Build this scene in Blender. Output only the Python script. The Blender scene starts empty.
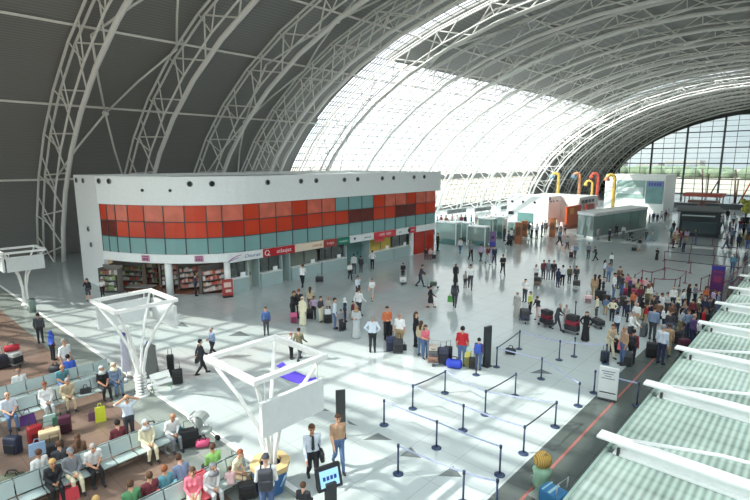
import bpy, math, random
import numpy as np
from mathutils import Vector, Matrix
random.seed(7); np.random.seed(7)
scn = bpy.context.scene
COL = scn.collection
R = math.radians
# ------------------------------------------------------------------ camera
F = 500.0; HC = 9.5
_th = math.atan((250-162)/F)
_up = np.array([0, math.cos(_th), -math.sin(_th)])
_d = np.array([840-375, 250-162, F], float); _d[1] = -(162-250); _d /= np.linalg.norm(_d)
_Y = _d - _up*(_d @ _up); _Y /= np.linalg.norm(_Y)
_X = -np.cross(_Y, _up)
RM = np.array([_X, _Y, _up])
def ray(px, py): return RM @ np.array([px-375, -(py-250), F], float)
def at(px, py, z=0.0):
    r = ray(px, py); t = (z-HC)/r[2]; return (r[0]*t, r[1]*t, z)
def proj(P):
    v = RM.T @ (np.asarray(P, float)-np.array([0, 0, HC])); return 375+F*v[0]/v[2], 250-F*v[1]/v[2]
def ztop(x, y, py):
    lo, hi = -1.0, 40.0
    for _ in range(50):
        m = (lo+hi)/2
        if proj((x, y, m))[1] > py: lo = m
        else: hi = m
    return lo
cam = bpy.data.cameras.new('camera'); camo = bpy.data.objects.new('camera', cam); COL.objects.link(camo)
cam.sensor_width = 36; cam.lens = F/750*36; cam.clip_end = 2000; cam.clip_start = .1
_r = RM @ np.array([1, 0, 0]); _u = RM @ np.array([0, 1, 0]); _f = RM @ np.array([0, 0, 1])
camo.matrix_world = Matrix(((_r[0], _u[0], -_f[0], 0), (_r[1], _u[1], -_f[1], 0), (_r[2], _u[2], -_f[2], HC), (0, 0, 0, 1)))
scn.camera = camo
# ------------------------------------------------------------------ materials
def lin(c):
    return tuple((v/255/12.92 if v/255 <= .04045 else ((v/255+.055)/1.055)**2.4) for v in c)
MATS = {}
def M(name, c, rough=.6, metal=0.0, noise=.06, nscale=6.0, spec=.5, emit=0):
    if name in MATS: return MATS[name]
    m = bpy.data.materials.new(name); m.use_nodes = True; nt = m.node_tree
    b = nt.nodes['Principled BSDF']; b.inputs['Roughness'].default_value = rough; b.inputs['Metallic'].default_value = metal
    b.inputs['Specular IOR Level'].default_value = spec
    L = lin(c)
    tc = nt.nodes.new('ShaderNodeTexCoord'); n = nt.nodes.new('ShaderNodeTexNoise'); n.inputs['Scale'].default_value = nscale
    n.inputs['Detail'].default_value = 1
    nt.links.new(tc.outputs['Object'], n.inputs['Vector'])
    mx = nt.nodes.new('ShaderNodeMix'); mx.data_type = 'RGBA'
    mx.inputs[6].default_value = tuple(v*(1-noise) for v in L)+(1,); mx.inputs[7].default_value = tuple(min(1, v*(1+noise)) for v in L)+(1,)
    nt.links.new(n.outputs['Fac'], mx.inputs[0]); nt.links.new(mx.outputs[2], b.inputs['Base Color'])
    if emit:
        b.inputs['Emission Color'].default_value = L+(1,); b.inputs['Emission Strength'].default_value = emit
    MATS[name] = m; return m
def glassy(name, tint, trans=.8, gloss=.1, diff=.1, rough=.02):
    m = bpy.data.materials.new(name); m.use_nodes = True; nt = m.node_tree; nt.nodes.clear()
    out = nt.nodes.new('ShaderNodeOutputMaterial')
    t = nt.nodes.new('ShaderNodeBsdfTransparent'); t.inputs[0].default_value = lin(tint)+(1,)
    g = nt.nodes.new('ShaderNodeBsdfGlossy'); g.inputs['Roughness'].default_value = rough
    d = nt.nodes.new('ShaderNodeBsdfDiffuse'); d.inputs[0].default_value = lin(tint)+(1,)
    m1 = nt.nodes.new('ShaderNodeMixShader'); m1.inputs[0].default_value = diff/(diff+trans)
    m2 = nt.nodes.new('ShaderNodeMixShader'); m2.inputs[0].default_value = gloss
    nt.links.new(t.outputs[0], m1.inputs[1]); nt.links.new(d.outputs[0], m1.inputs[2])
    nt.links.new(m1.outputs[0], m2.inputs[1]); nt.links.new(g.outputs[0], m2.inputs[2]); nt.links.new(m2.outputs[0], out.inputs[0])
    MATS[name] = m; return m
def tiled(name, c, line, size, lw=.012, rough=.15, spec=.5, noise=.05, nscale=.8):
    """floor slabs with thin joints, procedural in object space (metres)"""
    m = M(name, c, rough, 0, noise, nscale, spec); nt = m.node_tree; b = nt.nodes['Principled BSDF']
    src = b.inputs['Base Color'].links[0].from_socket
    tc = nt.nodes.new('ShaderNodeTexCoord'); br = nt.nodes.new('ShaderNodeTexBrick')
    br.offset = 0; br.inputs['Scale'].default_value = 1; br.inputs['Mortar Size'].default_value = lw
    br.inputs['Brick Width'].default_value = size; br.inputs['Row Height'].default_value = size
    br.inputs['Color1'].default_value = (0, 0, 0, 1); br.inputs['Color2'].default_value = (0, 0, 0, 1); br.inputs['Mortar'].default_value = (1, 1, 1, 1)
    nt.links.new(tc.outputs['Object'], br.inputs['Vector'])
    mx = nt.nodes.new('ShaderNodeMix'); mx.data_type = 'RGBA'; mx.inputs[7].default_value = lin(line)+(1,)
    nt.links.new(br.outputs['Fac'], mx.inputs[0]); nt.links.new(src, mx.inputs[6]); nt.links.new(mx.outputs[2], b.inputs['Base Color'])
    return m
def banded(name, c1, c2, period, axis='Z', rough=.6, metal=0.0):
    m = M(name, c1, rough, metal); nt = m.node_tree; b = nt.nodes['Principled BSDF']
    src = b.inputs['Base Color'].links[0].from_socket
    tc = nt.nodes.new('ShaderNodeTexCoord'); w = nt.nodes.new('ShaderNodeTexWave'); w.wave_type = 'BANDS'; w.bands_direction = axis
    w.inputs['Scale'].default_value = .314/period; w.inputs['Distortion'].default_value = 0
    nt.links.new(tc.outputs['Object'], w.inputs['Vector'])
    mx = nt.nodes.new('ShaderNodeMix'); mx.data_type = 'RGBA'; mx.inputs[7].default_value = lin(c2)+(1,)
    nt.links.new(w.outputs['Fac'], mx.inputs[0]); nt.links.new(src, mx.inputs[6]); nt.links.new(mx.outputs[2], b.inputs['Base Color'])
    return m
steel = M('white_steel', (242, 240, 236), .45)
frame_white = M('white_paint', (236, 238, 236), .4)
wallwhite = M('kiosk_white', (240, 244, 243), .35)
dark = M('dark_plastic', (38, 40, 44), .5)
chrome = M('chrome', (190, 195, 198), .3, .9)
floor_m = tiled('terrazzo', (182, 192, 192), (158, 168, 168), 1.6, .012, .11, .75)
brown_m = tiled('brown_stone', (126, 106, 95), (102, 86, 77), .8, .01, .22)
grey_m = tiled('grey_stone', (140, 148, 143), (112, 120, 116), .8, .01, .18)
dstrip_m = tiled('dark_stone', (84, 92, 90), (66, 74, 72), 1.6, .012, .13)
redline_m = M('red_line', (150, 92, 86), .4)
roof_m = banded('roof_panel', (130, 129, 127), (146, 145, 143), .13)
sky_glass = glassy('skylight_glass', (238, 242, 242), .9, .06, .06)
wall_glass = glassy('clear_glass', (226, 238, 238), .86, .08, .05)
# ------------------------------------------------------------------ mesh builder
class MB:
    def __init__(s): s.v = []; s.f = []; s.m = []; s.sm = []
    def add(s, vs, fs, mi=0, smooth=False):
        o = len(s.v); s.v += [tuple(v) for v in vs]; s.f += [tuple(i+o for i in f) for f in fs]; s.m += [mi]*len(fs); s.sm += [smooth]*len(fs)
        return s
    def box(s, c, sz, rz=0, mi=0, top=None):
        x, y, z = [v/2 for v in sz]; tx, ty = (x, y) if top is None else (top[0]/2, top[1]/2)
        vs = [(-x, -y, -z), (x, -y, -z), (x, y, -z), (-x, y, -z), (-tx, -ty, z), (tx, -ty, z), (tx, ty, z), (-tx, ty, z)]
        ca, sa = math.cos(rz), math.sin(rz)
        vs = [(c[0]+a*ca-b*sa, c[1]+a*sa+b*ca, c[2]+d) for a, b, d in vs]
        return s.add(vs, [(0, 3, 2, 1), (4, 5, 6, 7), (0, 1, 5, 4), (1, 2, 6, 5), (2, 3, 7, 6), (3, 0, 4, 7)], mi)
    def rbox(s, c, sz, r=.05, rz=0, mi=0):
        """box with rounded vertical and top edges"""
        x, y, z = [v/2 for v in sz]; r = min(r, x*.95, y*.95, z*.9); rings = []
        for (ins, zz) in ((r*.5, -z), (0, -z+r*.5), (0, z-r), (r*.3, z-r*.3), (r, z)):
            ring = []
            for (sx, sy, a0) in ((1, 1, 0), (-1, 1, 90), (-1, -1, 180), (1, -1, 270)):
                for k in range(3):
                    a = R(a0+45*k); ring.append((sx*(x-r)+(r-ins)*math.cos(a), sy*(y-r)+(r-ins)*math.sin(a), zz))
            rings.append(ring)
        ca, sa = math.cos(rz), math.sin(rz); vs = [(c[0]+a*ca-b*sa, c[1]+a*sa+b*ca, c[2]+d) for q in rings for a, b, d in q]
        n = 12; fs = [tuple(range(n-1, -1, -1)), tuple(range(4*n, 5*n))]
        for j in range(4):
            for i in range(n): fs.append((j*n+i, j*n+(i+1) % n, (j+1)*n+(i+1) % n, (j+1)*n+i))
        return s.add(vs, fs, mi, False)
    def tube(s, pts, r, n=6, mi=0, caps=True, r2=None):
        pts = [Vector(p) for p in pts]; k = len(pts); rings = []
        for i, p in enumerate(pts):
            t = (pts[min(i+1, k-1)]-pts[max(i-1, 0)]).normalized()
            u = t.cross(Vector((0, 1, 0)) if abs(t.y) < .9 else Vector((1, 0, 0))).normalized(); w = t.cross(u)
            rr = r if r2 is None else r+(r2-r)*i/(k-1)
            rings += [p+(u*math.cos(2*math.pi*j/n)+w*math.sin(2*math.pi*j/n))*rr for j in range(n)]
        fs = [(i*n+j, i*n+(j+1) % n, (i+1)*n+(j+1) % n, (i+1)*n+j) for i in range(k-1) for j in range(n)]
        if caps: fs += [tuple(range(n-1, -1, -1)), tuple(range((k-1)*n, k*n))]
        return s.add(rings, fs, mi, n > 4)
    def lathe(s, c, prof, n=16, mi=0, smooth=True):
        vs = []; k = len(prof)
        for (r, z) in prof: vs += [(c[0]+r*math.cos(2*math.pi*j/n), c[1]+r*math.sin(2*math.pi*j/n), c[2]+z) for j in range(n)]
        fs = [(i*n+j, i*n+(j+1) % n, (i+1)*n+(j+1) % n, (i+1)*n+j) for i in range(k-1) for j in range(n)]
        fs += [tuple(range(n-1, -1, -1)), tuple(range((k-1)*n, k*n))]
        return s.add(vs, fs, mi, smooth)
    def ball(s, c, r, mi=0, n=10, m=6):
        if not hasattr(r, '__len__'): r = (r, r, r)
        vs = []
        for i in range(1, m):
            a = math.pi*i/m
            vs += [(c[0]+r[0]*math.sin(a)*math.cos(2*math.pi*j/n), c[1]+r[1]*math.sin(a)*math.sin(2*math.pi*j/n), c[2]+r[2]*math.cos(a)) for j in range(n)]
        t = len(vs); vs += [(c[0], c[1], c[2]+r[2]), (c[0], c[1], c[2]-r[2])]
        fs = [((i+1)*n+j, (i+1)*n+(j+1) % n, i*n+(j+1) % n, i*n+j) for i in range(m-2) for j in range(n)]
        fs += [(j, (j+1) % n, t) for j in range(n)] + [((m-2)*n+(j+1) % n, (m-2)*n+j, t+1) for j in range(n)]
        return s.add(vs, fs, mi, True)
    def prism(s, poly, z0, z1, mi=0):
        n = len(poly); vs = [(x, y, z0) for x, y in poly]+[(x, y, z1) for x, y in poly]
        fs = [tuple(range(n-1, -1, -1)), tuple(range(n, 2*n))]+[(i, (i+1) % n, n+(i+1) % n, n+i) for i in range(n)]
        return s.add(vs, fs, mi)
    def mesh(s, name, mats):
        me = bpy.data.meshes.new(name); me.from_pydata(s.v, [], s.f); me.validate()
        if not isinstance(mats, (list, tuple)): mats = [mats]
        for m in mats: me.materials.append(m)
        if len(me.polygons) == len(s.m):
            me.polygons.foreach_set('material_index', s.m); me.polygons.foreach_set('use_smooth', s.sm)
        me.update(); return me
    def build(s, name, mats, parent=None, loc=None):
        o = bpy.data.objects.new(name, s.mesh(name, mats)); COL.objects.link(o)
        if parent: o.parent = parent
        if loc is not None: o.location = loc
        return o
LABELS = []
def tag(o, label, cat, group=None, kind=None):
    o['label'] = label; o['category'] = cat
    if group: o['group'] = group
    if kind: o['kind'] = kind
    LABELS.append(label); return o
def thing(name, label, cat, loc=(0, 0, 0), rz=0, group=None):
    o = bpy.data.objects.new(name, None); COL.objects.link(o); o.empty_display_size = .2
    o.location = loc; o.rotation_euler = (0, 0, rz); return tag(o, label, cat, group)
def struct(o, label=None):
    o['kind'] = 'structure'
    if label: o['label'] = label
    return o
def link_copy(o, parent=None, loc=None, rz=None):
    c = o.copy(); COL.objects.link(c); c.parent = parent
    if loc is not None: c.location = loc
    if rz is not None: c.rotation_euler = (0, 0, rz)
    for ch in list(o.children): link_copy(ch, c)
    return c
def text_mesh(txt, size, mat, parent, loc, rot, extrude=.01, name='lettering', shear=0.0, sx=1.0):
    cu = bpy.data.curves.new('tmp', 'FONT'); cu.body = txt; cu.size = size; cu.extrude = extrude; cu.align_x = 'CENTER'; cu.align_y = 'CENTER'; cu.shear = shear
    to = bpy.data.objects.new('tmp', cu); COL.objects.link(to)
    me = bpy.data.meshes.new_from_object(to.evaluated_get(bpy.context.evaluated_depsgraph_get())); bpy.data.objects.remove(to)
    me.materials.clear(); me.materials.append(mat)
    o = bpy.data.objects.new(name, me); COL.objects.link(o); o.parent = parent; o.location = loc; o.rotation_euler = rot; o.scale = (sx, 1, 1); return o
# ------------------------------------------------------------------ the vault
XC, ZC, RO = -13.0, -3.0, 37.0            # elliptical section: half width RO+9, rise RO-8
def rin(t): return RO-2.0-2.5*math.sin(R(t))**2
def arc(r, tdeg, y): return (XC+(r+9)*math.sin(R(tdeg)), y, ZC+(r-8)*math.cos(R(tdeg)))
BAY = 7.7
def TY(i): return 13.9+BAY*(i-1)          # truss i stands at this distance along the hall
I0, I1 = -4, 22
TF = 84.0
ts = [-TF+i*(2*TF)/44 for i in range(45)]
def glazed(i, t):      # is the roof cell between truss i and i+1 at arc angle t glass?
    if i <= -2 and -74 < t < -12: return True
    if i <= 3 and 0 < t < 26: return True  # unseen glass bays added overhead to brighten the canopy
    if 4 <= i <= 14 and (-69.5 < t < -34.5 or -83 < t < -71.5): return True
    if i in (4, 14) and -69.5 < t < 36: return True
    if i >= 2 and 58 < t < 74: return True        # unseen glass band added low on the other side for fill light
    if i <= 1 and 26 < t < 74: return True  # near bays out of view, glazed to let in fill light
    return False
breaks = sorted(set([-TF, -83, -74, -71.5, -69.5, -47, -34.5, -12, 0, 26, 36, 58, 74, TF] + [x for x in range(-80, 81, 4)]))
pan = MB(); gl = {'near': MB(), 'far': MB(), 'right': MB()}; bars = {'near': MB(), 'far': MB(), 'right': MB()}
for i in range(I0, I1):
    ya, yb = TY(i), TY(i+1)
    for a, b in zip(breaks[:-1], breaks[1:]):
        mid = (a+b)/2; ya, yb = TY(i), TY(i+1)
        if glazed(i, mid):
            if i == -2 and mid < 0: yb = -3.2
            if i == 4: ya = 43.2 if mid < -50 else (42.8 if mid < -34.5 else 42.3)
            k = 'near' if (i <= 1 and mid < 10) else ('right' if mid > 30 else ('near' if i < 3 else 'far'))
            g = gl[k]; q = [arc(RO, a, ya), arc(RO, b, ya), arc(RO, b, yb), arc(RO, a, yb)]; g.add(q, [(3, 2, 1, 0)])
            n = max(1, round((b-a)/(1.9 if k != 'near' else 3.0)))
            for j in range(n+1):
                t = a+(b-a)*j/n; bars[k].tube([arc(RO-.02, t, ya), arc(RO-.02, t, yb)], .05 if k != 'near' else .15, 4, caps=False)
            for j in range(0, 4):
                y = ya+(yb-ya)*j/4; bars[k].tube([arc(RO-.02, a, y), arc(RO-.02, b, y)], .06 if k != 'near' else .13, 4, caps=False)
            y1_, ya = ya, TY(i)
        if not glazed(i, mid) or i == 4 or (i == -2 and mid < 0):
            if i == -2 and glazed(i, mid): ya, yb = -3.2, TY(i+1)
            else: yb = TY(i+1) if not glazed(i, mid) else y1_
            vs = [arc(RO, a, ya), arc(RO, b, ya), arc(RO, b, yb), arc(RO, a, yb), arc(RO+.3, a, ya), arc(RO+.3, b, ya), arc(RO+.3, b, yb), arc(RO+.3, a, yb)]
            pan.add(vs, [(3, 2, 1, 0), (4, 5, 6, 7), (0, 1, 5, 4), (1, 2, 6, 5), (2, 3, 7, 6), (3, 0, 4, 7)])
struct(pan.build('ceiling', roof_m), 'dark grey ribbed panels of the vaulted roof')
for n, (k, lab) in enumerate((('far', 'large white glazed opening in the vault'), ('near', 'glazed roof bays above the seating, plus unseen bays added for fill light'), ('right', 'unseen glazing added low on the vault for fill light'))):
    w = struct(gl[k].build('window_%d' % (n+1), sky_glass), lab)
    bars[k].build('glazing_bar', M('bar_grey', (128, 132, 132), .5), w)
def truss(i):
    y = TY(i)
    o = thing('arch_truss', '', 'roof truss', (XC, y, 0), 0, 'white lattice arch trusses under the roof')
    n = 20; T = [-TF+.6+(2*TF-1.2)*k/n for k in range(n+1)]
    loc = lambda p: (p[0]-XC, p[1]-y, p[2])
    for dy in (-.35, .15): MB().tube([loc(arc(RO-.45, t, y+dy)) for t in T], .105, 6).build('outer_chord', steel, o)
    MB().tube([loc(arc(rin(t), t, y+.75)) for t in T], .21, 8).build('inner_chord', steel, o)
    MB().tube([loc(arc(rin(t)+.5, t, y+.1)) for t in T], .09, 6).build('inner_chord', steel, o)
    w = MB()
    for k in range(n):
        a, b = T[k], T[k+1]; m = (a+b)/2
        w.tube([loc(arc(RO-.45, a, y+.15)), loc(arc(rin(m), m, y+.75))], .075, 5, caps=False)
        w.tube([loc(arc(rin(m), m, y+.75)), loc(arc(RO-.45, b, y+.15))], .075, 5, caps=False)
        w.tube([loc(arc(RO-.45, m, y-.35)), loc(arc(rin(a)+.5, a, y+.1))], .06, 5, caps=False)
        w.tube([loc(arc(RO-.45, b, y-.35)), loc(arc(rin(b)+.5, b, y+.1))], .06, 5, caps=False)
    w.build('web', steel, o)
    return o
ORD = ['first', 'second', 'third', 'fourth', 'fifth', 'sixth', 'seventh', 'eighth', 'ninth', 'tenth', 'eleventh', 'twelfth', 'thirteenth', 'fourteenth', 'fifteenth', 'sixteenth', 'seventeenth', 'eighteenth', 'nineteenth', 'twentieth', 'twenty-first', 'twenty-second', 'twenty-third', 'twenty-fourth']
base_t = truss(1)
def relabel(o, lab): o['label'] = lab; LABELS.append(lab)
LABELS.clear()
for i in range(I0+1, I1):
    if i == 1: o = base_t
    else: o = link_copy(base_t, None, (XC, TY(i), 0))
    if i >= 1: relabel(o, 'white steel lattice arch truss, %s in sequence from the near end of the hall' % ORD[i-1])
    else: relabel(o, 'white steel arch truss overhead at the near glazed bays, %s behind the viewpoint' % ORD[-i])
o = link_copy(base_t, None, (XC, 35.5, 0)); relabel(o, 'white steel arch truss doubled against the fourth truss at the edge of the great skylight')
ya, yb = TY(I0), TY(I1)
for k, t in enumerate((-67.9, -53.1, -39.4, -27.8, -16.6, -5.6, 5.6, 16.6)):
    o = MB().tube([(0, 0, 0), (0, yb-ya, 0)], .1, 6).build('purlin', steel, None, arc(RO-.16, t, ya))
    tag(o, 'white purlin pipe along the vault, %s up from the foot of the left wall' % ORD[k], 'roof pipe', 'purlin pipes along the vault')
nb = 0
for i in (1, 3, 5, 7, 9, 11, 13, 15, 17, 19):
    y0, y1 = TY(i), TY(i+1)-(1.9 if i == 3 else 0); ym = (y0+y1)/2
    o = thing('cross_brace', 'crossed bracing rods between the %s and %s arch trusses' % (ORD[i-1], ORD[i]), 'bracing', (XC, ym, 0), 0, 'crossed bracing rods between trusses')
    L = lambda p: (p[0]-XC, p[1]-ym, p[2])
    for t0, t1, t2 in ((-67.9, -53.1, -39.4), (-39.4, -27.8, -16.6), (-16.6, -5.6, 5.6)):
        c = L(arc(RO-1.05, t1, ym)); rods = MB()
        for (t, y) in ((t0, y0+.7), (t0, y1-.5), (t2, y0+.7), (t2, y1-.5)):
            p = arc(RO-.95, t, y); q = arc(RO-1.0, (t+t1)/2, (y+ym)/2)
            rods.tube([L(p), L(q), c], .095, 5)
        rods.build('rod', steel, o); MB().ball(c, .28).build('node', steel, o)
# ------------------------------------------------------------------ floors, walls
def slab(name, x0, x1, y0, y1, m, z=0, lab=None):
    o = MB().box(((x0+x1)/2, (y0+y1)/2, z-.1), (x1-x0, y1-y0, .2)).build(name, m); return struct(o, lab)
YE = TY(I1)+.3
slab('floor', -60, -6.3, 8.3, YE, floor_m, 0, 'pale polished terrazzo concourse floor')
slab('floor_edging', -60, -6.3, 8.12, 8.3, frame_white, .0, 'white edging line of the concourse')
slab('floor_border', -60, -6.3, 6.7, 8.12, grey_m, 0, 'grey stone border of the seating area')
slab('floor_seating', -60, -6.3, -24.7, 6.7, brown_m, 0, 'brown stone floor of the seating area')
slab('floor_strip', -6.3, -5.63, -24.7, YE, dstrip_m, 0)
slab('floor_line', -5.63, -5.54, -24.7, YE, redline_m, .0, 'thin red line set in the dark floor strip')
slab('floor_desk', -5.54, 33, -24.7, YE, dstrip_m, 0, 'dark stone floor before the check-in desks')
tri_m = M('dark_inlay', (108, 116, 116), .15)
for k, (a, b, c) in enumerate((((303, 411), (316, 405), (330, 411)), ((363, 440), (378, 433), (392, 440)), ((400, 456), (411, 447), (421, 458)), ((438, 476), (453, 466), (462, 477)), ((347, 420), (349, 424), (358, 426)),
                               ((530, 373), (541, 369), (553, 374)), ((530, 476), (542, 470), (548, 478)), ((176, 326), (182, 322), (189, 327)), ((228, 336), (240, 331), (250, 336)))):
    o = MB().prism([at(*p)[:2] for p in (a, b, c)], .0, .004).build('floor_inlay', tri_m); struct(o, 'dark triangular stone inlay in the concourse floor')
# left wall base, low glazed band under the skylight
wl = MB()
for z in (.05,): wl.box((-59.2, (TY(-4)+YE)/2, .4), (.5, YE-TY(-4), .8))
struct(wl.build('baseboard_left', M('base_green', (92, 104, 98), .5)), 'grey green plinth along the left wall')
# far end wall: arched glazing
def endwall(Y, name, lab):
    g = MB(); pts = [arc(RO-2.6, t, Y) for t in ts]; n = len(pts)
    g.add([(p[0], p[1], max(0, p[2])) for p in pts], [tuple(range(n))])
    w = struct(g.build(name, wall_glass), lab); ms = MB(); x = -61.8; k = 0
    fm = M('mullion_grey', (96, 104, 108), .4, .3)
    while x < 32:
        h = ZC+(RO-10.6)*math.sqrt(max(0, 1-((x-XC)/(RO+6.4))**2)); big = (k % 3 == 0)
        if h > .3: ms.box((x, Y-.1, h/2), ((.5 if big else .13), (.5 if big else .15), h))
        x += 3.05; k += 1
    z = 0; k = 0
    while z < 23.2:
        hw = (RO+6.4)*math.sqrt(max(0, 1-((z-ZC)/(RO-10.6))**2)); big = (k % 3 == 0)
        ms.box((XC, Y-.08, z+.1), (2*hw, .14, .3 if big else .11)); z += 1.5; k += 1
    ms.build('window_frame', fm, w)
    rim = MB(); T2 = [-TF+2*TF*k/60 for k in range(61)]
    vs = []; fs = []
    for t in T2:
        for r, dy in ((RO-2.9, -.4), (RO, -.4), (RO, .4), (RO-2.9, .4)): vs.append(arc(r, t, Y+dy))
    for k in range(60):
        for j in range(4): fs.append((k*4+j, k*4+(j+1) % 4, k*4+4+(j+1) % 4, k*4+4+j))
    rim.add(vs, fs).build('window_surround', M('dark_trim', (70, 72, 70), .5), w)
    return w
endwall(TY(I1)-.3, 'window_4', 'arched glass wall at the far end of the hall')
endwall(TY(I0)+.3, 'window_5', 'unseen arched wall behind the seating, glazed for fill light')  # unseen rear end made of glass so sky fill reaches front faces
# glazed low wall strip below the great skylight (inside the vault foot)
# ground and trees outside
outm = M('apron_concrete', (150, 142, 128), .8, 0, .12, .05)
ground = MB(); ground.box((-24, 150, -.6), (1600, 1500, .5)); struct(ground.build('ground', outm), 'pale concrete ground outside the hall')
leaf = M('tree_green', (104, 116, 94), .9, 0, .35, .3)
tr = MB(); rng = random.Random(3)
for k in range(230):
    x = -165+rng.random()*420; y = 370+rng.random()*40; s = 2.2+rng.random()*2.4
    tr.ball((x, y, s*.6), (s*1.5, s, s), 0, 7, 5)
tag(tr.build('treeline', leaf), 'distant line of green trees seen through the end glass', 'trees', None, 'stuff')
pb = M('airport_pale', (150, 148, 146), .7); pd = M('airport_win', (120, 130, 138), .4)
for k, (x, y, sx, h) in enumerate(((-142, 440, 26, 10), (-112, 450, 16, 9), (-84, 430, 22, 11), (-10, 445, 30, 10))):
    o = thing('airport_building', 'pale low building beyond the trees, %s from the left through the end glass' % ORD[k], 'building', (x, y, -.35), 0, 'buildings across the apron')
    MB().box((0, 0, h/2), (sx, 20, h)).build('wall', pb, o); MB().box((0, -10, h*.6), (sx*.9, .4, h*.25)).build('window_band', pd, o)
# ------------------------------------------------------------------ two-storey kiosk building
KX = -31.5
path = [(-39.7, 13.4), (-38.6, 13.72), (-37.4, 14.2), (-36.2, 14.8), (-35.0, 15.55), (-33.9, 16.4), (-32.9, 17.45), (-32.1, 18.7), (-31.62, 20.1), (-31.5, 21.5), (-31.5, 44.0)]
def yon(px, X=KX):                       # where the photo's column px meets the straight front
    r = ray(px, 250); return r[1]*X/r[0]
seg = [0]
for a, b in zip(path[:-1], path[1:]): seg.append(seg[-1]+math.dist(a, b))
def along(s, off=0.0):
    s = max(0, min(seg[-1]-1e-6, s))
    for k in range(len(path)-1):
        if seg[k] <= s <= seg[k+1]:
            f = (s-seg[k])/(seg[k+1]-seg[k]); a, b = path[k], path[k+1]
            n0 = _pn(k); n1 = _pn(k+1); nx = n0[0]*(1-f)+n1[0]*f; ny = n0[1]*(1-f)+n1[1]*f; l = math.hypot(nx, ny)
            return (a[0]+(b[0]-a[0])*f+nx/l*off, a[1]+(b[1]-a[1])*f+ny/l*off)
def _pn(k):
    a = path[max(0, k-1)]; b = path[min(len(path)-1, k+1)]; dx, dy = b[0]-a[0], b[1]-a[1]; l = math.hypot(dx, dy); return (dy/l, -dx/l)
SY = lambda y: seg[-2]+(y-21.5)           # arc length of a point on the straight front
def ribbon(mb, s0, s1, z0, z1, off=0.0, th=.2, n=None, mi=0):
    n = n or max(1, int((s1-s0)/.7)); outer = [along(s0+(s1-s0)*i/n, off) for i in range(n+1)]; inner = [along(s0+(s1-s0)*i/n, off-th) for i in range(n+1)]
    vs = [(x, y, z0) for x, y in outer]+[(x, y, z1) for x, y in outer]+[(x, y, z0) for x, y in inner]+[(x, y, z1) for x, y in inner]; m = n+1; fs = []
    for i in range(n):
        fs += [(i, i+1, m+i+1, m+i), (2*m+i+1, 2*m+i, 3*m+i, 3*m+i+1), (m+i, m+i+1, 3*m+i+1, 3*m+i), (i+1, i, 2*m+i, 2*m+i+1)]
    fs += [(0, m, 3*m, 2*m), (n, 2*m+n, 3*m+n, m+n)]
    return mb.add(vs, fs, mi)
kb = thing('kiosk_building', 'long white two-storey kiosk building with curved red and green glazed front', 'building', (0, 0, 0))
SE = SY(44.0); XB = -44.6
redm = [M('red_panel', (206, 70, 44), .12, 0, .14, .6), M('red_panel_pale', (212, 112, 92), .12, 0, .3, 1.3), M('red_panel_deep', (184, 52, 36), .14, 0, .15, .8)]  # noise puts pale streaks of reflected light into the red colour
teal = M('teal_panel', (128, 168, 166), .12, 0, .08, .7); teal2 = M('teal_panel_dark', (104, 142, 140), .12, 0, .1, .9); redback = M('dark_red_glass', (110, 52, 46), .1, 0, .3, 1.4)
darkframe = M('dark_frame', (64, 66, 66), .4)
wb = MB(); wb.box(((XB-39.7)/2, 13.5, 4.25), (XB*-1-39.7, .3, 8.5)); wb.box((XB+.15, 28.9, 4.25), (.3, 30.5, 8.5)); wb.box(((XB+KX-1)/2, 44.1, 4.25), (KX-1-XB, .3, 8.5))
wb.build('wall', wallwhite, kb)
fa = MB(); ribbon(fa, 0, SE, 6.5, 8.5, .12, .32); fa.box((KX-.06, 44.35, 7.5), (.36, .7, 2.0)); fa.build('fascia', wallwhite, kb)
sb = MB(); ribbon(sb, 0, SE, 2.36, 3.0, .06, .3); sb.build('sign_band', wallwhite, kb)
inner_poly = [along(s, -.35) for s in [seg[-1]*i/40 for i in range(41)]]
pl = inner_poly+[(XB+.3, 43.9), (XB+.3, 13.7)]
rf = MB(); rf.prism(pl, 8.1, 8.25); rf.build('roof', wallwhite, kb)
f2 = MB(); f2.prism(pl, 2.5, 2.9); f2.build('upper_floor', wallwhite, kb)
# glazing columns
cols = [0, .75, 1.6, 2.75, 4.1, 5.6, 7.1, 8.6]+[seg[8]-1.35, seg[8]+.2]+[SY(v) for v in [yon(p) for p in (260.6, 277, 293, 308, 322.6, 336, 349, 362, 373.4, 384.8, 395, 405.6, 415, 425, 432.6)]]
cols[-1] = SE
rows = [(5.32, 6.5), (4.16, 5.32), (3.0, 4.16)]
fr = MB(); NCOL = len(cols)-1
for c in range(NCOL):
    s0, s1 = cols[c], cols[c+1]
    for r, (z0, z1) in enumerate(rows):
        if r == 2: m = teal
        elif r == 0: m = teal if 15 <= c <= 17 else redm[1 if c % 3 else 0]
        else: m = redback if c in (0, 1, 16, 17, 20, 21) else redm[0 if c % 4 else 2]
        p = MB(); ribbon(p, s0+.03, s1-.03, z0+.03, z1-.03, 0, .06); p.build('glass_panel', m, kb)
    ribbon(fr, s0-.035, s0+.035, 3.0, 6.5, .03, .14, 1)
for z in (5.32, 4.16): ribbon(fr, 0, SE, z-.035, z+.035, .025, .13)
fr.build('window_frame', darkframe, kb)
bk = MB(); ribbon(bk, .1, SE-.1, 3.0, 6.5, -.16, .06); bk.build('blind', redback, kb)
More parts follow.
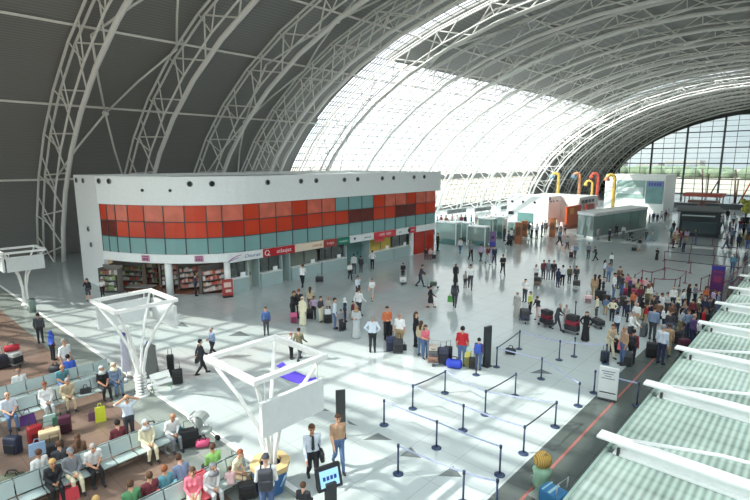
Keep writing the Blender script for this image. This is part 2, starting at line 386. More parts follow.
# round spotlights in the fascia
for px in (84, 90, 104.5, 116): pass
def spot(x, y, z, nx, ny, r=.2):
    m = MB(); a = Vector((x, y, z)); nrm = Vector((nx, ny, 0)); m.tube([a-nrm*.02, a+nrm*.06], r, 12, r2=r); o = m.build('spotlight', M('spot_ring', (120, 128, 128), .3, .5), kb)
    l = MB(); l.tube([a+nrm*.062, a+nrm*.075], r*.65, 10, r2=r*.65); l.build('lamp', dark, o)
for px in (192, 213, 251.5, 269, 301.5, 316.5, 344, 357, 381, 392, 412, 422):
    y = yon(px)
    if y < 21.3:
        s = 7.65 if px < 200 else 9.1; x, y = along(s, .12); nrm = along(s, 1.12); spot(x, y, 8.0, nrm[0]-x, nrm[1]-y)
    else: spot(KX+.12, y, 8.0, 1, 0)
for s, zz in ((.4, 8.15), (1.45, 8.15), (4.25, 7.55), (6.3, 7.55)): x, y = along(s, .12); nrm = along(s, 1.12); spot(x, y, zz, nrm[0]-x, nrm[1]-y, .2 if zz > 8 else .11)
for x in (-43.9, -42.4): spot(x, 13.34, 8.1, 0, -1)
for x in (-42.3, -42.0): spot(x, 13.34, 4.4 if x < -42.1 else 3.2, 0, -1)
# ground floor: columns, back wall, partitions
gw = MB(); gw.box((-37.2, 32.3, 1.25), (.15, 23, 2.5)); gw.box((-40.7, 20.6, 1.25), (7.0, .15, 2.5)); gw.box((-44.2, 17.2, 1.25), (.1, 6.6, 2.5)); gw.build('shop_back_wall', M('shop_beige', (186, 176, 150), .7), kb)
for s in (5.55, 9.9):
    x, y = along(s, -.3); MB().lathe((x, y, 0), [(.26, 0), (.26, 2.5)], 16).build('column', wallwhite, kb)
MB().box((KX-.15, yon(412.5), 1.18), (.3, .34, 2.36)).build('column', wallwhite, kb)
y0, y1 = yon(415), 44.0
MB().box((KX-.2, (y0+y1)/2, 1.18), (.2, y1-y0, 2.36)).build('red_wall', redm[2], kb)
MB().box((KX-.1, yon(425), 1.18), (.06, .07, 2.36)).build('window_frame', darkframe, kb)
ci = MB(); ci.prism([along(s, -.32) for s in [10.2*i/20 for i in range(21)]]+[(-37.1, 20.3), (-44.2, 20.3), (-44.2, 14.0)], .003, .02); ci.build('shop_floor', M('shop_red_floor', (128, 84, 68), .25), kb)
lampm = M('lamp_panel', (255, 250, 240), .5, emit=3.0)
for k, (x, y, en) in enumerate(((-40.0, 18.0, 45), (-38.0, 19.4, 45), (-42.2, 16.6, 35))):
    MB().box((x, y, 2.47), (.5, .9, .05)).build('ceiling_lamp', lampm, kb)
    al = bpy.data.lights.new('shop_lamp', 'AREA'); al.shape = 'RECTANGLE'; al.size = .5; al.size_y = .9; al.energy = en; al.color = (1, .95, .86)
    ao = bpy.data.objects.new('shop_lamp', al); COL.objects.link(ao); ao.location = (x, y, 2.43)
# signs on the band
def sign(px0, px1, bgc, txt, fc, lab, size=.36, shear=0.0, cat='sign', sx=1.0, z=2.68, h=.62, extra=None):
    ya_, yb_ = yon(px0), yon(px1); ym = (ya_+yb_)/2
    o = thing('shop_sign', lab, cat, (KX+.09, ym, z), 0, 'shop signs along the kiosk front')
    MB().box((.01, 0, 0), (.06, yb_-ya_-.05, h)).build('panel', M('sign_%d_%d_%d' % bgc, bgc, .35), o)
    if txt: text_mesh(txt, size, M('ink_%d_%d_%d' % fc, fc, .5), o, (.045, (extra or {}).get('dy', 0), 0), (R(90), 0, R(90)), .006, 'lettering', shear, sx)
    return o
W_, RED_, CRM = (232, 236, 236), (186, 36, 46), (232, 214, 192)
o = sign(228, 262, W_, 'Onurair', (92, 96, 150), 'white shop sign with a magenta and blue swoosh and thin slanted lettering', .34, .3, sx=1.3, extra={'dy': .5})
b = MB(); b.tube([(.05, -1.5, -.2), (.05, -1.2, -.02), (.05, -.9, .1), (.05, -.45, .18)], .035, 5, r2=.02); b.build('swoosh', M('magenta', (176, 62, 132), .5), o)
b = MB(); b.tube([(.05, -1.6, -.22), (.05, -1.2, -.12), (.05, -.7, 0)], .03, 5, r2=.015); b.build('swoosh', M('signblue', (84, 104, 176), .5), o)
o = sign(262, 294, RED_, 'atlasjet', (245, 240, 240), 'wide red shop sign with white ring logo and white lettering', .44, sx=1.15, extra={'dy': .45})
b = MB(); b.tube([(.05, -1.15+.2*math.cos(R(a)), .2*math.sin(R(a))) for a in range(0, 331, 30)], .035, 5); b.tube([(.05, -1.1, -.05), (.05, -.92, -.24)], .035, 5); b.build('logo', M('ink_245_240_240', (245, 240, 240)), o)
o = sign(294, 323, CRM, 'central', (196, 92, 60), 'cream shop sign with faint orange red lettering at one end', .32, sx=1.2, extra={'dy': .8})
o = sign(323, 336, (168, 62, 60), 'budget', (236, 214, 208), 'short brick red shop sign beside the green one', .3)
o = sign(336, 349, (34, 124, 104), 'europcar', (206, 228, 216), 'short green shop sign with pale lettering', .28)
o = sign(349, 373, W_, 'national', (110, 118, 130), 'white shop sign with small dark emblem and grey lettering', .26, sx=1.1, extra={'dy': .7})
b = MB(); b.add([(.045, -1.15, .12), (.045, -.8, .12), (.045, -.97, -.16), (.06, -1.15, .12), (.06, -.8, .12), (.06, -.97, -.16)], [(0, 1, 2), (5, 4, 3), (0, 3, 4, 1), (1, 4, 5, 2), (2, 5, 3, 0)]); b.build('emblem', M('emblem_dark', (72, 60, 90)), o)
o = sign(373, 395, (214, 66, 76), 'AVIS  AVIS', (244, 238, 238), 'red and white shop sign above the yellow windows', .34, sx=1.1)
o = sign(374, 383.5, (222, 84, 88), '', (0, 0, 0), 'small red sign hanging under the red and white sign', z=2.2, h=.28)
o = sign(395, 408, W_, 'sixt', (120, 120, 124), 'short white shop sign with a black dot near the red end sign', .3, extra={'dy': -.4})
b = MB(); b.tube([(.04, 1.0, .02), (.06, 1.0, .02)], .2, 12); b.build('emblem', M('ink_dark', (44, 44, 48)), o)
o = sign(408, 415, (206, 74, 82), 'hertz', (244, 230, 230), 'red shop sign at the far end of the sign band', .26)
for k, (s, lab) in enumerate(((4.05, 'small pink logo plate on the white band over the bookshop shelves'), (7.95, 'small pink logo plate on the white band nearer the white slanted sign'))):
    x, y = along(s, .1); nx, ny = along(s, 1.1); o = thing('logo_plate', lab, 'sign', (x, y, 2.7), math.atan2(ny-y, nx-x), 'pink logo plates over the shop')
    MB().box((0, 0, 0), (.05, .62, .42)).build('panel', M('logo_pink', (206, 150, 172), .4), o)
    b = MB(); [b.box((.03, -.18+.12*q, -.05), (.02, .07, .2)) for q in range(4)]; b.box((.03, 0, .15), (.02, .5, .06)); b.build('logo', M('logo_purple', (108, 44, 92), .4), o)
# service counters
def counter(px0, px1, lab, wcol, yellow=False):
    ya_, yb_ = yon(px0), yon(px1); L = yb_-ya_; o = thing('service_counter', lab, 'counter', (KX-.45, (ya_+yb_)/2, 0), 0, 'service counters along the kiosk front')
    cm = M('counter_teal', (172, 192, 192), .35)
    MB().box((0, 0, .52), (.6, L, 1.04)).build('front', cm, o)
    MB().box((.02, 0, 1.07), (.72, L, .06)).build('worktop', wallwhite, o)
    MB().box((-.1, 0, 1.7), (.03, L-.1, 1.2)).build('glass_screen', wcol, o)
    fm = MB(); [fm.box((-.08, -L/2+.05+(L-.1)*q/2, 1.7), (.06, .06, 1.2)) for q in range(3)]; fm.build('frame', darkframe, o)
    m = MB(); m.box((.0, L*.28, 1.25), (.05, .42, .3)); m.box((0, L*.28, 1.11), (.16, .2, .03)); m.build('monitor', wallwhite, o)
gdk = glassy('booth_glass', (120, 132, 128), .55, .15, .3); gye = M('yellow_poster', (196, 172, 84), .3, 0, .3, 1.5); gbr = glassy('booth_glass_light', (176, 184, 172), .55, .12, .35)
counter(233, 248.5, 'service counter below the white slanted sign', gdk)
counter(261.5, 282.5, 'service counter below the wide red sign', gdk)
counter(293, 322, 'service counter below the cream sign', gbr)
counter(323.5, 347.5, 'service counter below the brick red and green signs', gdk)
counter(373, 395, 'service counter with yellow posters in its window', gye, True)
counter(395.5, 411.5, 'last service counter before the white end column', gdk)
for k, (a, b, c) in enumerate(((249.5, 260.5, 'pale open doorway between the white and red signed counters'), (283.5, 291.5, 'pale door beside the wide red sign counter'), (348.5, 371.5, 'recessed glazed passage below the white emblem sign'))):
    ya_, yb_ = yon(a), yon(b); o = thing('booth_partition', c, 'doorway', (KX-1.3, (ya_+yb_)/2, 0), 0)
    L = yb_-ya_; dm = M('door_beige', (206, 204, 186), .5)
    MB().box((0, 0, 1.15), (.08, L, 2.3)).build('leaf', dm if k < 2 else teal2, o); MB().box((.07, L*.3, 1.0), (.05, .05, .25)).build('handle', dark, o)
    j = MB(); j.box((.5, -L/2, 1.15), (1.1, .08, 2.3)); j.box((.5, L/2, 1.15), (1.1, .08, 2.3)); j.build('side_panel', cm2 if False else M('counter_teal', (172, 192, 192), .35), o)
o = thing('poster_stand', 'red poster stand at the corner of the bookshop', 'sign stand', (at(228, 297)[0], at(228, 297)[1], 0), R(-20))
MB().box((0, 0, .7), (.06, .75, 1.2)).build('poster', M('poster_red', (170, 70, 66), .4, 0, .4, 3), o); MB().box((0, 0, .05), (.4, .7, .08)).build('base', dark, o)
b = MB(); b.box((.035, 0, .9), (.01, .5, .35)); b.box((.035, .05, .45), (.01, .4, .2)); b.build('picture', M('poster_pale', (226, 196, 186), .4), o)
# bookshop display shelves
_shop = 1
def shelf(x, y, rz, L, lab, cols_, tiers=4, slant=0.0):
    o = thing('display_shelf', lab, 'shelf', (x, y, .02), rz, 'display shelves in the bookshop')
    f = MB(); f.box((-.25, 0, 1.0), (.05, L, 2.0))
    for q in (-1, 1): f.box((0, q*L/2, .9), (.5, .05, 1.8))
    f.build('frame', M('shelf_grey', (120, 116, 112), .5), o)
    for t in range(tiers):
        z = .15+t*1.6/tiers; MB().box((.02+.1*slant*(tiers-t), 0, z), (.5, L-.1, .04)).build('shelf_board', M('shelf_grey', (120, 116, 112)), o)
        g = MB(); q = -L/2+.1; r_ = random.Random(t*7+int(L*10))
        while q < L/2-.25:
            w_ = .1+.16*r_.random(); h_ = .18+.14*r_.random(); g.box((.08+.1*slant*(tiers-t), q+w_/2, z+.02+h_/2), (.26, w_*.94, h_), 0, r_.randrange(len(cols_))); q += w_
        p = g.build('merchandise', cols_, o); p['kind'] = 'stuff'
mc1 = [M('goods_%d' % k, c, .5) for k, c in enumerate(((182, 186, 182), (140, 122, 108), (96, 92, 88), (204, 200, 190), (126, 148, 92), (150, 72, 60)))]
mc2 = [M('goods2_%d' % k, c, .5) for k, c in enumerate(((226, 206, 200), (206, 140, 128), (232, 226, 222), (196, 96, 84), (214, 176, 150)))]
def sh(px, py, rz, L, lab, c, **k): p = at(px, py); shelf(p[0], p[1], R(rz), L, lab, c, **k)
sh(112, 292, -60, 1.6, 'grey shelf of magazines just inside the white end wall', mc1)
sh(129, 287, -52, 2.6, 'long shelf of mixed goods beside the bookshop column', mc1)
sh(150, 284, -45, 1.7, 'shelf with green packets at the back of the bookshop', mc1)
sh(175, 286, -38, 1.9, 'crowded shelf of mixed packets behind the white shop column', mc1+mc2)
sh(196, 288, -22, 2.4, 'tall shelf of pink and white packets behind the dark clothed shopper', mc2, slant=.3)
sh(216, 291, -10, 2.2, 'slanted shelf of pink packets next to the red poster stand', mc2, slant=.6)
o = thing('display_table', 'low dark display table at the bookshop entrance', 'table', (at(142, 296)[0], at(142, 296)[1], .02), R(-50))
MB().box((0, 0, .7), (.9, 1.9, .06)).build('tabletop', M('shelf_grey', (120, 116, 112)), o)
for sx in (-1, 1):
    for sy in (-1, 1): MB().box((sx*.38, sy*.85, .34), (.06, .06, .67)).build('leg', dark, o)
# ------------------------------------------------------------------ glass canopy over the check-in desks
cz = 3.3; X0, X1 = -3.02, 3.2
cano = thing('glass_canopy', 'pale green glass canopy with white beams over the check-in desks', 'canopy', (0, 0, 0))
fm = bpy.data.materials.new('fritted_glass'); fm.use_nodes = True; nt = fm.node_tree; nt.nodes.clear()
out = nt.nodes.new('ShaderNodeOutputMaterial'); t_ = nt.nodes.new('ShaderNodeBsdfTransparent'); t_.inputs[0].default_value = lin((168, 206, 188))+(1,)
d_ = nt.nodes.new('ShaderNodeBsdfDiffuse'); d_.inputs[0].default_value = lin((208, 225, 215))+(1,); g_ = nt.nodes.new('ShaderNodeBsdfGlossy'); g_.inputs['Roughness'].default_value = .04
tc = nt.nodes.new('ShaderNodeTexCoord'); sp = nt.nodes.new('ShaderNodeSeparateXYZ'); nt.links.new(tc.outputs['Object'], sp.inputs[0])
def mth(op, a, b=None, c=None):
    q = nt.nodes.new('ShaderNodeMath'); q.operation = op
    for k, v in enumerate((a, b, c)):
        if v is None: continue
        if isinstance(v, (int, float)): q.inputs[k].default_value = v
        else: nt.links.new(v, q.inputs[k])
    return q.outputs[0]
st = mth('SINE', mth('MULTIPLY', sp.outputs[0], 2*math.pi/.14)); st2 = mth('POWER', mth('ABSOLUTE', mth('SINE', mth('MULTIPLY', sp.outputs[1], math.pi/.42))), 8)
ns = nt.nodes.new('ShaderNodeTexNoise'); ns.inputs['Scale'].default_value = .7; nt.links.new(tc.outputs['Object'], ns.inputs['Vector'])
fac = mth('MULTIPLY_ADD', st, .17, mth('MULTIPLY_ADD', st2, -.08, mth('MULTIPLY_ADD', ns.outputs['Fac'], .7, .27))); mb_ = nt.nodes.new('ShaderNodeClamp'); nt.links.new(fac, mb_.inputs[0])
m1 = nt.nodes.new('ShaderNodeMixShader'); nt.links.new(mb_.outputs[0], m1.inputs[0]); nt.links.new(t_.outputs[0], m1.inputs[1]); nt.links.new(d_.outputs[0], m1.inputs[2])
m2 = nt.nodes.new('ShaderNodeMixShader'); m2.inputs[0].default_value = .12; nt.links.new(m1.outputs[0], m2.inputs[1]); nt.links.new(g_.outputs[0], m2.inputs[2]); nt.links.new(m2.outputs[0], out.inputs[0])
YB = [7.3+3.55*k for k in range(0, 12)]
bw = M('canopy_white', (238, 240, 238), .35)
for k, y in enumerate(YB):
    b = MB(); b.box(((X0+X1)/2-.1, y, cz+.3), (X1-X0+.2, .34, .05)); b.box(((X0+X1)/2+.1, y, cz+.16), (X1-X0-.2, .05, .26)); b.box(((X0+X1)/2+.1, y, cz+.04), (X1-X0-.1, .3, .04)); b.build('beam', bw, cano)
    MB().tube([(X0+.45, y+.1, cz+.34), (X0+2.0, y+.16, cz+.62), (X1, y+.2, cz+.95)], .04, 6).build('tie_rod', bw, cano)
    MB().box((X0+.25, y-.12, cz-.02), (.06, .06, .4)).build('bracket', darkframe, cano)
    MB().tube([(-.3, y, 0), (-.3, y, cz+.02)], .11, 10).build('post', bw, cano)
    if k < len(YB)-1:
        MB().box(((X0+X1)/2, y+1.775, cz), (X1-X0, 3.3, .03)).build('glass_panel', fm, cano)
        MB().box((X0-.01, y+1.775, cz), (.06, 3.5, .08)).build('edge_rail', M('rail_green', (150, 172, 162), .4), cano)
        for q in (1,): MB().box((X0+2.4, y+1.775, cz-.08), (.05, 3.3, .1)).build('purlin_bar', M('rail_green', (150, 172, 162), .4), cano)
for k in range(9):
    y = 8.6+3.55*k
    o = thing('check_in_desk', 'white check-in desk under the glass canopy, %s from the near end' % ORD[k], 'desk', (-1.0, y, 0), 0, 'check-in desks under the canopy')
    MB().rbox((0, 0, .55), (.7, 1.9, 1.1), .08).build('body', wallwhite, o); MB().box((-.1, 0, 1.13), (.9, 2.0, .05)).build('worktop', M('rail_green', (150, 172, 162)), o)
    m = MB(); m.box((0, .4, 1.42), (.06, .5, .34)); m.box((0, .4, 1.2), (.08, .08, .12)); m.build('monitor', dark, o)
    MB().box((-.1, 1.55, .3), (1.1, .8, .6)).build('weigh_belt', dark, o)
# ------------------------------------------------------------------ white sign frames on flared posts
def sign_frame(cx, cy, zt, lab, sides, coil=False, half=1.15, drop=.75):
    o = thing('sign_frame', lab, 'sign frame', (cx, cy, 0), 0, 'white sign frames along the concourse edge'); h = half
    C4 = [(-h, -h), (h, -h), (h, h), (-h, h)]
    for k in range(4):
        a, b = C4[k], C4[(k+1) % 4]; horiz = k % 2 == 0
        MB().box(((a[0]+b[0])/2, (a[1]+b[1])/2, zt), ((2*h+.15, .15, .13) if horiz else (.15, 2*h-.15, .13))).build('frame_bar', frame_white, o)
    for (x, y) in C4:
        MB().tube([(x*.07, y*.07, 0), (x*.09, y*.09, 1.2), (x*.2, y*.2, 2.0), (x*.48, y*.48, 2.9), (x*.93, y*.93, zt-.09)], .07, 8, r2=.055).build('post', frame_white, o)
    MB().lathe((0, 0, 0), [(.3, 0), (.3, .04), (.2, .07)], 16).build('base_plate', frame_white, o)
    for sd in sides:
        x, y, w_, d_ = {'+x': (h+.02, 0, .12, 1.8*h), '-x': (-h-.02, 0, .12, 1.8*h), '+y': (0, h+.02, 1.8*h, .12), '-y': (0, -h-.02, 1.8*h, .12)}[sd]
        p = MB().box((x, y, zt-drop), (w_, d_, .95)).build('sign_panel', M('panel_grey', (212, 218, 218), .35), o)
        for q in (-1, 1): hg = MB(); hg.tube([(x+(0 if w_ < .2 else q*w_*.42), y+(0 if d_ < .2 else q*d_*.42), zt-drop+.45), (x*.97+(0 if w_ < .2 else q*w_*.42), y*.97+(0 if d_ < .2 else q*d_*.42), zt)], .025, 5); hg.build('hanger', frame_white, p)
    if coil:
        c = MB(); [c.tube([(.2*math.cos(R(a)), .2*math.sin(R(a)), .15+.13*q) for a in range(0, 361, 30)], .045, 5, caps=False) for q in range(7)]; c.build('coil_guard', frame_white, o)
    return o
sign_frame(-11.25, 7.75, 4.1, 'white sign frame on flared posts rising from the blue and tan drum', ['+x'], drop=1.08)
sign_frame(-20.15, 7.75, 4.05, 'white sign frame on flared posts with a ribbed foot beside hanging garments', ['-x', '+y'], True)
sign_frame(-39.6, 8.2, 3.75, 'white sign frame on flared posts nearest the left wall', ['+x', '-y'])
# drum round the foot of the nearest frame
o = thing('planter_drum', 'blue panelled drum with tan top round the sign frame foot', 'drum', (-11.25, 7.75, 0), 0)
bl = M('drum_blue', (58, 104, 158), .4); tan = M('drum_tan', (206, 180, 132), .5)
prof = [(.40, .0), (.45, .25), (.56, .78)]; n_ = 8; vs = []
for rr, zz in prof: vs += [(rr*math.cos(2*math.pi*j/n_+.3), rr*math.sin(2*math.pi*j/n_+.3), zz) for j in range(n_)]
sh_ = MB(); sh_.add(vs, [(i*n_+j, i*n_+(j+1) % n_, (i+1)*n_+(j+1) % n_, (i+1)*n_+j) for i in range(2) for j in range(n_)]); sh_.build('side_panels', bl, o)
tp = MB(); tp.add([(r_*math.cos(2*math.pi*j/n_+.3), r_*math.sin(2*math.pi*j/n_+.3), z_) for r_, z_ in ((.57, .72), (.6, .9), (.34, .93), (.34, .8)) for j in range(n_)], [(i*n_+j, i*n_+(j+1) % n_, (i+1)*n_+(j+1) % n_, (i+1)*n_+j) for i in range(3) for j in range(n_)]); tp.build('top', tan, o)
b = MB(); [b.tube([(.47*math.cos(R(a)), .47*math.sin(R(a)), .3), (.55*math.cos(R(a+14)), .55*math.sin(R(a+14)), .62)], .03, 5) for a in (-45, 0)]; b.build('stripe', M('drum_pale', (150, 186, 214), .4), o)
# ------------------------------------------------------------------ stanchions and tapes
navy = M('stanchion_blue', (46, 60, 88), .4); maroon = M('stanchion_maroon', (110, 44, 58), .4); tape_b = M('tape_blue', (176, 184, 212), .5, 0, .3, 8); tape_d = M('tape_dark', (66, 72, 92), .6); tape_m = M('tape_plum', (126, 72, 96), .6)
def make_st(col, name='queue_stanchion'):
    o = bpy.data.objects.new(name, None); COL.objects.link(o); o.empty_display_size = .2
    b = MB(); b.lathe((0, 0, 0), [(.17, 0), (.17, .02), (.13, .04), (.04, .06)], 14); b.build('base', col, o)
    b = MB(); b.tube([(0, 0, .05), (0, 0, .92)], .032, 8); b.build('post', col, o)
    b = MB(); b.lathe((0, 0, .9), [(.045, 0), (.045, .1), (.03, .115)], 10); b.build('head', col, o); return o
SB = make_st(navy); SM = make_st(maroon); ST = {}; used = {SB: 0, SM: 0}
def st(key, px, py, lab, proto=SB):
    x, y, _ = at(px, py); o = proto if not used[proto] else link_copy(proto); used[proto] += 1
    o.location = (x, y, 0); tag(o, lab, 'queue post', 'blue queue posts' if proto is SB else 'maroon queue posts'); ST[key] = (x, y)
near_st = [('a', 384, 425, 'alone in front of the black totem'), ('b', 412.6, 408.8, 'at the near end of the first short dark strap'), ('c', 444.8, 393, 'at the far end of the first short dark strap'), ('d', 485, 414.8, 'at the near end of the middle dark strap'),
 ('e', 515, 396, 'at the far end of the middle dark strap'), ('f', 462.8, 430.4, 'alone amid the sunlit lanes between two straps'), ('g', 436.4, 448, 'alone with a long shadow on the sunlit floor'), ('h', 398, 474, 'nearest the walking man in white shirt and tie'), ('i', 499.5, 475, 'beside the dark floor strip below the strap corner'),
 ('j', 523.3, 453.7, 'at the near end of the strap beside the dark strip'), ('k', 555, 426.8, 'at the far end of the strap beside the dark strip'), ('l', 496.4, 367, 'just beside the tall black totem'), ('m', 541, 379, 'in the second row behind the totem'), ('n', 476, 375, 'in front of the person with blue backpack'),
 ('o', 463, 503, 'nearest the viewer at the lower edge of the lanes'), ('p', 496, 512, 'standing on the dark strip edge near the round yellow bag'), ('q', 574, 356.6, 'in front of the person in a black robe'), ('r', 593.8, 393, 'left of the white notice board'), ('s', 578, 406, 'in sunlight left of the notice board'),
 ('t', 636.7, 406, 'on the dark strip right of the notice board'), ('u', 605.5, 364, 'at the feet of the beige shirted person'), ('v', 519, 349, 'ahead of the totem on the open floor'), ('w', 559, 360, 'in the row between totem and robe'), ('x', 575, 317, 'at the queue corner left of the robe')]
for k, px, py, l in near_st: st(k, px, py, 'blue queue post '+l)
far_st = []
for k, (px, py) in enumerate(((634, 287), (641.5, 282), (651, 284), (664, 279), (685, 283), (679, 290), (674, 292), (653, 291), (700, 291), (708, 287), (731, 296), (738, 289), (742, 283), (727, 300))):
    st('M%d' % k, px, py, 'maroon queue post beyond the waiting crowd, %s in the row from its open end' % ORD[k], SM)
NT = [0]
def tape(a, b, mat, lab, z=.955, sag=.03):
    (x0, y0), (x1, y1) = ST[a], ST[b]; d = Vector((x1-x0, y1-y0, 0)); L = d.length; u = d/L; nrm = Vector((-u.y, u.x, 0)); mb = MB(); n = 6; vs = []
    for i in range(n+1):
        t = (.06+(L-.12)*i/n)/L; p = Vector((x0, y0, z))+d*t; p.z -= sag*4*t*(1-t)
        for (q, zz) in ((.004, .03), (-.004, .03), (-.004, -.03), (.004, -.03)): vs.append(p+nrm*q+Vector((0, 0, zz)))
    fs = [(i*4+j, i*4+(j+1) % 4, i*4+4+(j+1) % 4, i*4+4+j) for i in range(n) for j in range(4)]+[(3, 2, 1, 0), (n*4, n*4+1, n*4+2, n*4+3)]
    o = mb.add(vs, fs).build('queue_tape', mat); tag(o, lab, 'queue tape', 'retractable tapes between posts')
nm = {k: l for k, _, _, l in near_st}
for a, b, m, l in (('b', 'c', tape_d, 'first short dark strap in the sunlit lanes'), ('d', 'e', tape_d, 'middle short dark strap in the sunlit lanes'), ('j', 'k', tape_d, 'dark strap running beside the dark floor strip'),
                   ('b', 'f', tape_b, 'blue tape from the first strap post into the sunlit lanes'), ('f', 'j', tape_b, 'blue tape ending at the strap corner by the dark strip'), ('c', 'd', tape_b, 'blue tape between the first and middle straps'), ('d', 'k', tape_b, 'blue tape from the middle strap to the dark strip post'),
                   ('h', 'o', tape_b, 'blue tape at the lower edge of the lanes nearest the viewer'), ('o', 'p', tape_b, 'blue tape reaching the dark strip near the round yellow bag'), ('a', 'g', tape_b, 'blue tape between the totem post and the long shadow post'), ('g', 'i', tape_b, 'blue tape from the long shadow post to the dark strip'),
                   ('l', 'm', tape_b, 'blue tape behind the tall black totem'), ('m', 's', tape_b, 'blue tape from behind the totem towards the notice board'), ('v', 'w', tape_b, 'blue tape across the open floor beyond the totem'), ('w', 'u', tape_b, 'blue tape ending at the beige shirted person'),
                   ('q', 'x', tape_d, 'dark strap by the person in a black robe'), ('r', 't', tape_b, 'blue tape behind the white notice board'), ('v', 'l', tape_d, 'short dark strap beside the tall black totem')):
    tape(a, b, m, l)
for k in range(0, 13):
    if k in (7,): continue
    tape('M%d' % k, 'M%d' % (k+1), tape_m, 'plum tape beyond the waiting crowd, %s in the row from its open end' % ORD[k])
# extra far lanes of tape behind the crowd
def far_lane(px0, py0, px1, py1, n, k):
    for i in range(n):
        key = 'L%d_%d' % (k, i); x = px0+(px1-px0)*i/(n-1); y = py0+(py1-py0)*i/(n-1)
        st(key, x, y, 'maroon queue post in the %s empty lane past the crowd, %s along' % (ORD[k], ORD[i]), SM)
        if i: tape('L%d_%d' % (k, i-1), key, tape_d, 'dark tape in the %s empty lane past the crowd, %s span' % (ORD[k], ORD[i-1]))
far_lane(664, 270, 742, 279, 4, 0); far_lane(664, 261, 738, 268, 4, 1); far_lane(668, 252, 736, 257, 4, 2); far_lane(672, 244, 732, 247, 4, 3)
# ------------------------------------------------------------------ benches in the seating area
perf = M('perforated_steel', (176, 192, 192), .35, .3, .05, 30); pink = M('perforated_red', (206, 92, 104), .4)
def bench(x, y0, n, face, lab, pitch=.62, red=()):
    o = thing('bench', lab, 'bench', (x, y0, 0), 0, 'rows of perforated steel seats'); s = face
    L = n*pitch; fr_ = MB(); fr_.box((s*.3, L/2, .36), (.08, L, .06)); fr_.build('beam', chrome, o)
    for q in (.3, L-.3) + ((L/2,) if n > 4 else ()):
        b = MB(); b.box((s*.3, q, .18), (.07, .07, .34)); b.box((s*.3, q, .025), (.6, .07, .05)); b.build('leg', chrome, o)
    for k in range(n):
        yy = (k+.5)*pitch; m = pink if k in red else perf; b = MB()
        a, c_ = pitch*.47, .02
        b.add([(s*.08, yy-a, .43), (s*.08, yy+a, .43), (s*.54, yy+a, .45), (s*.54, yy-a, .45), (s*.08, yy-a, .40), (s*.08, yy+a, .40), (s*.54, yy+a, .42), (s*.54, yy-a, .42)],
              [(0, 1, 2, 3), (7, 6, 5, 4), (0, 4, 5, 1), (1, 5, 6, 2), (2, 6, 7, 3), (3, 7, 4, 0)]); b.build('seat', m, o)
        b = MB(); b.add([(s*.06, yy-a, .46), (s*.06, yy+a, .46), (-s*.06, yy+a, .88), (-s*.06, yy-a, .88), (s*.03, yy-a, .46), (s*.03, yy+a, .46), (-s*.09, yy+a, .88), (-s*.09, yy-a, .88)],
              [(0, 1, 2, 3), (7, 6, 5, 4), (0, 4, 5, 1), (1, 5, 6, 2), (2, 6, 7, 3), (3, 7, 4, 0)]); b.build('backrest', m, o)
    for q in (0, L):
        b = MB(); b.tube([(s*.1, q, .6), (s*.5, q, .62), (s*.52, q, .42)], .022, 6); b.build('armrest', chrome, o)
    return o
# rows: (x of the back plane, y range, facing)
bench(-23.15, 1.3, 10, -1, 'farthest steel bench row, side facing the left wall'); bench(-22.95, 1.3, 10, 1, 'farthest steel bench row, side facing the luggage')
bench(-21.35, 1.9, 9, 1, 'steel bench row with the elderly travellers and their luggage in front')
bench(-15.95, .6, 10, -1, 'middle steel bench row, side turned to the pile of luggage'); bench(-15.7, .6, 10, 1, 'middle steel bench row, side facing the viewer')
bench(-12.45, .7, 11, -1, 'nearest steel bench row, side facing the middle row', red=(8,)); bench(-12.2, .7, 11, 1, 'nearest steel bench row, side with the child and patterned top', red=(8,))
# ------------------------------------------------------------------ luggage, totems and other furniture
def fwd(x, y, rel=0): return math.atan2(-y, -x)+R(rel)
def suitcase(px, py, c, lab, w=.46, h=.66, d=.27, rel=0, pos=None, z=0, cat='suitcase'):
    x, y = pos or at(px, py)[:2]; o = thing('suitcase', lab, cat, (x, y, z), fwd(x, y, rel), 'travellers suitcases'); m = M('case_%d_%d_%d' % c, c, .55)
    b = MB(); b.rbox((0, 0, h/2+.05), (d, w, h), .05); b.build('body', m, o)
    k = tuple(max(0, int(v*.6)) for v in c); mk = M('case_%d_%d_%d' % k, k, .5)
    b = MB(); b.rbox((d/2+.015, 0, h*.42), (.04, w*.78, h*.55), .015); b.build('pocket', mk, o)
    b = MB(); b.tube([(-d*.3, -w*.25, h+.04), (-d*.3, -w*.25, h+.3), (-d*.3, w*.25, h+.3), (-d*.3, w*.25, h+.04)], .013, 5); b.build('handle', dark, o)
    for q in (-1, 1):
        b = MB(); b.tube([(-d*.3, q*w*.4-.02, .05), (-d*.3, q*w*.4+.02, .05)], .05, 8); b.build('wheel', dark, o)
    return o
def duffel(px, py, c, lab, L=.62, r=.17, rel=80, pos=None, z=0, cat='bag'):
    x, y = pos or at(px, py)[:2]; o = thing('duffel_bag', lab, cat, (x, y, z), fwd(x, y, rel), 'travellers bags'); m = M('case_%d_%d_%d' % c, c, .7)
    b = MB(); b.tube([(-L/2, 0, r), (-L/2+.06, 0, r), (L/2-.06, 0, r), (L/2, 0, r)], r, 10); v = b.v
    for i in list(range(10))+list(range(30, 40)): v[i] = (v[i][0], v[i][1]*.72, r+(v[i][2]-r)*.72)
    b.build('body', m, o); b = MB()
    for q in (-.06, .06): b.tube([(-L*.22, q, 2*r-.02), (-L*.15, q*.4, 2*r+.12), (L*.15, q*.4, 2*r+.12), (L*.22, q, 2*r-.02)], .014, 5)
    b.build('handle', dark, o); return o
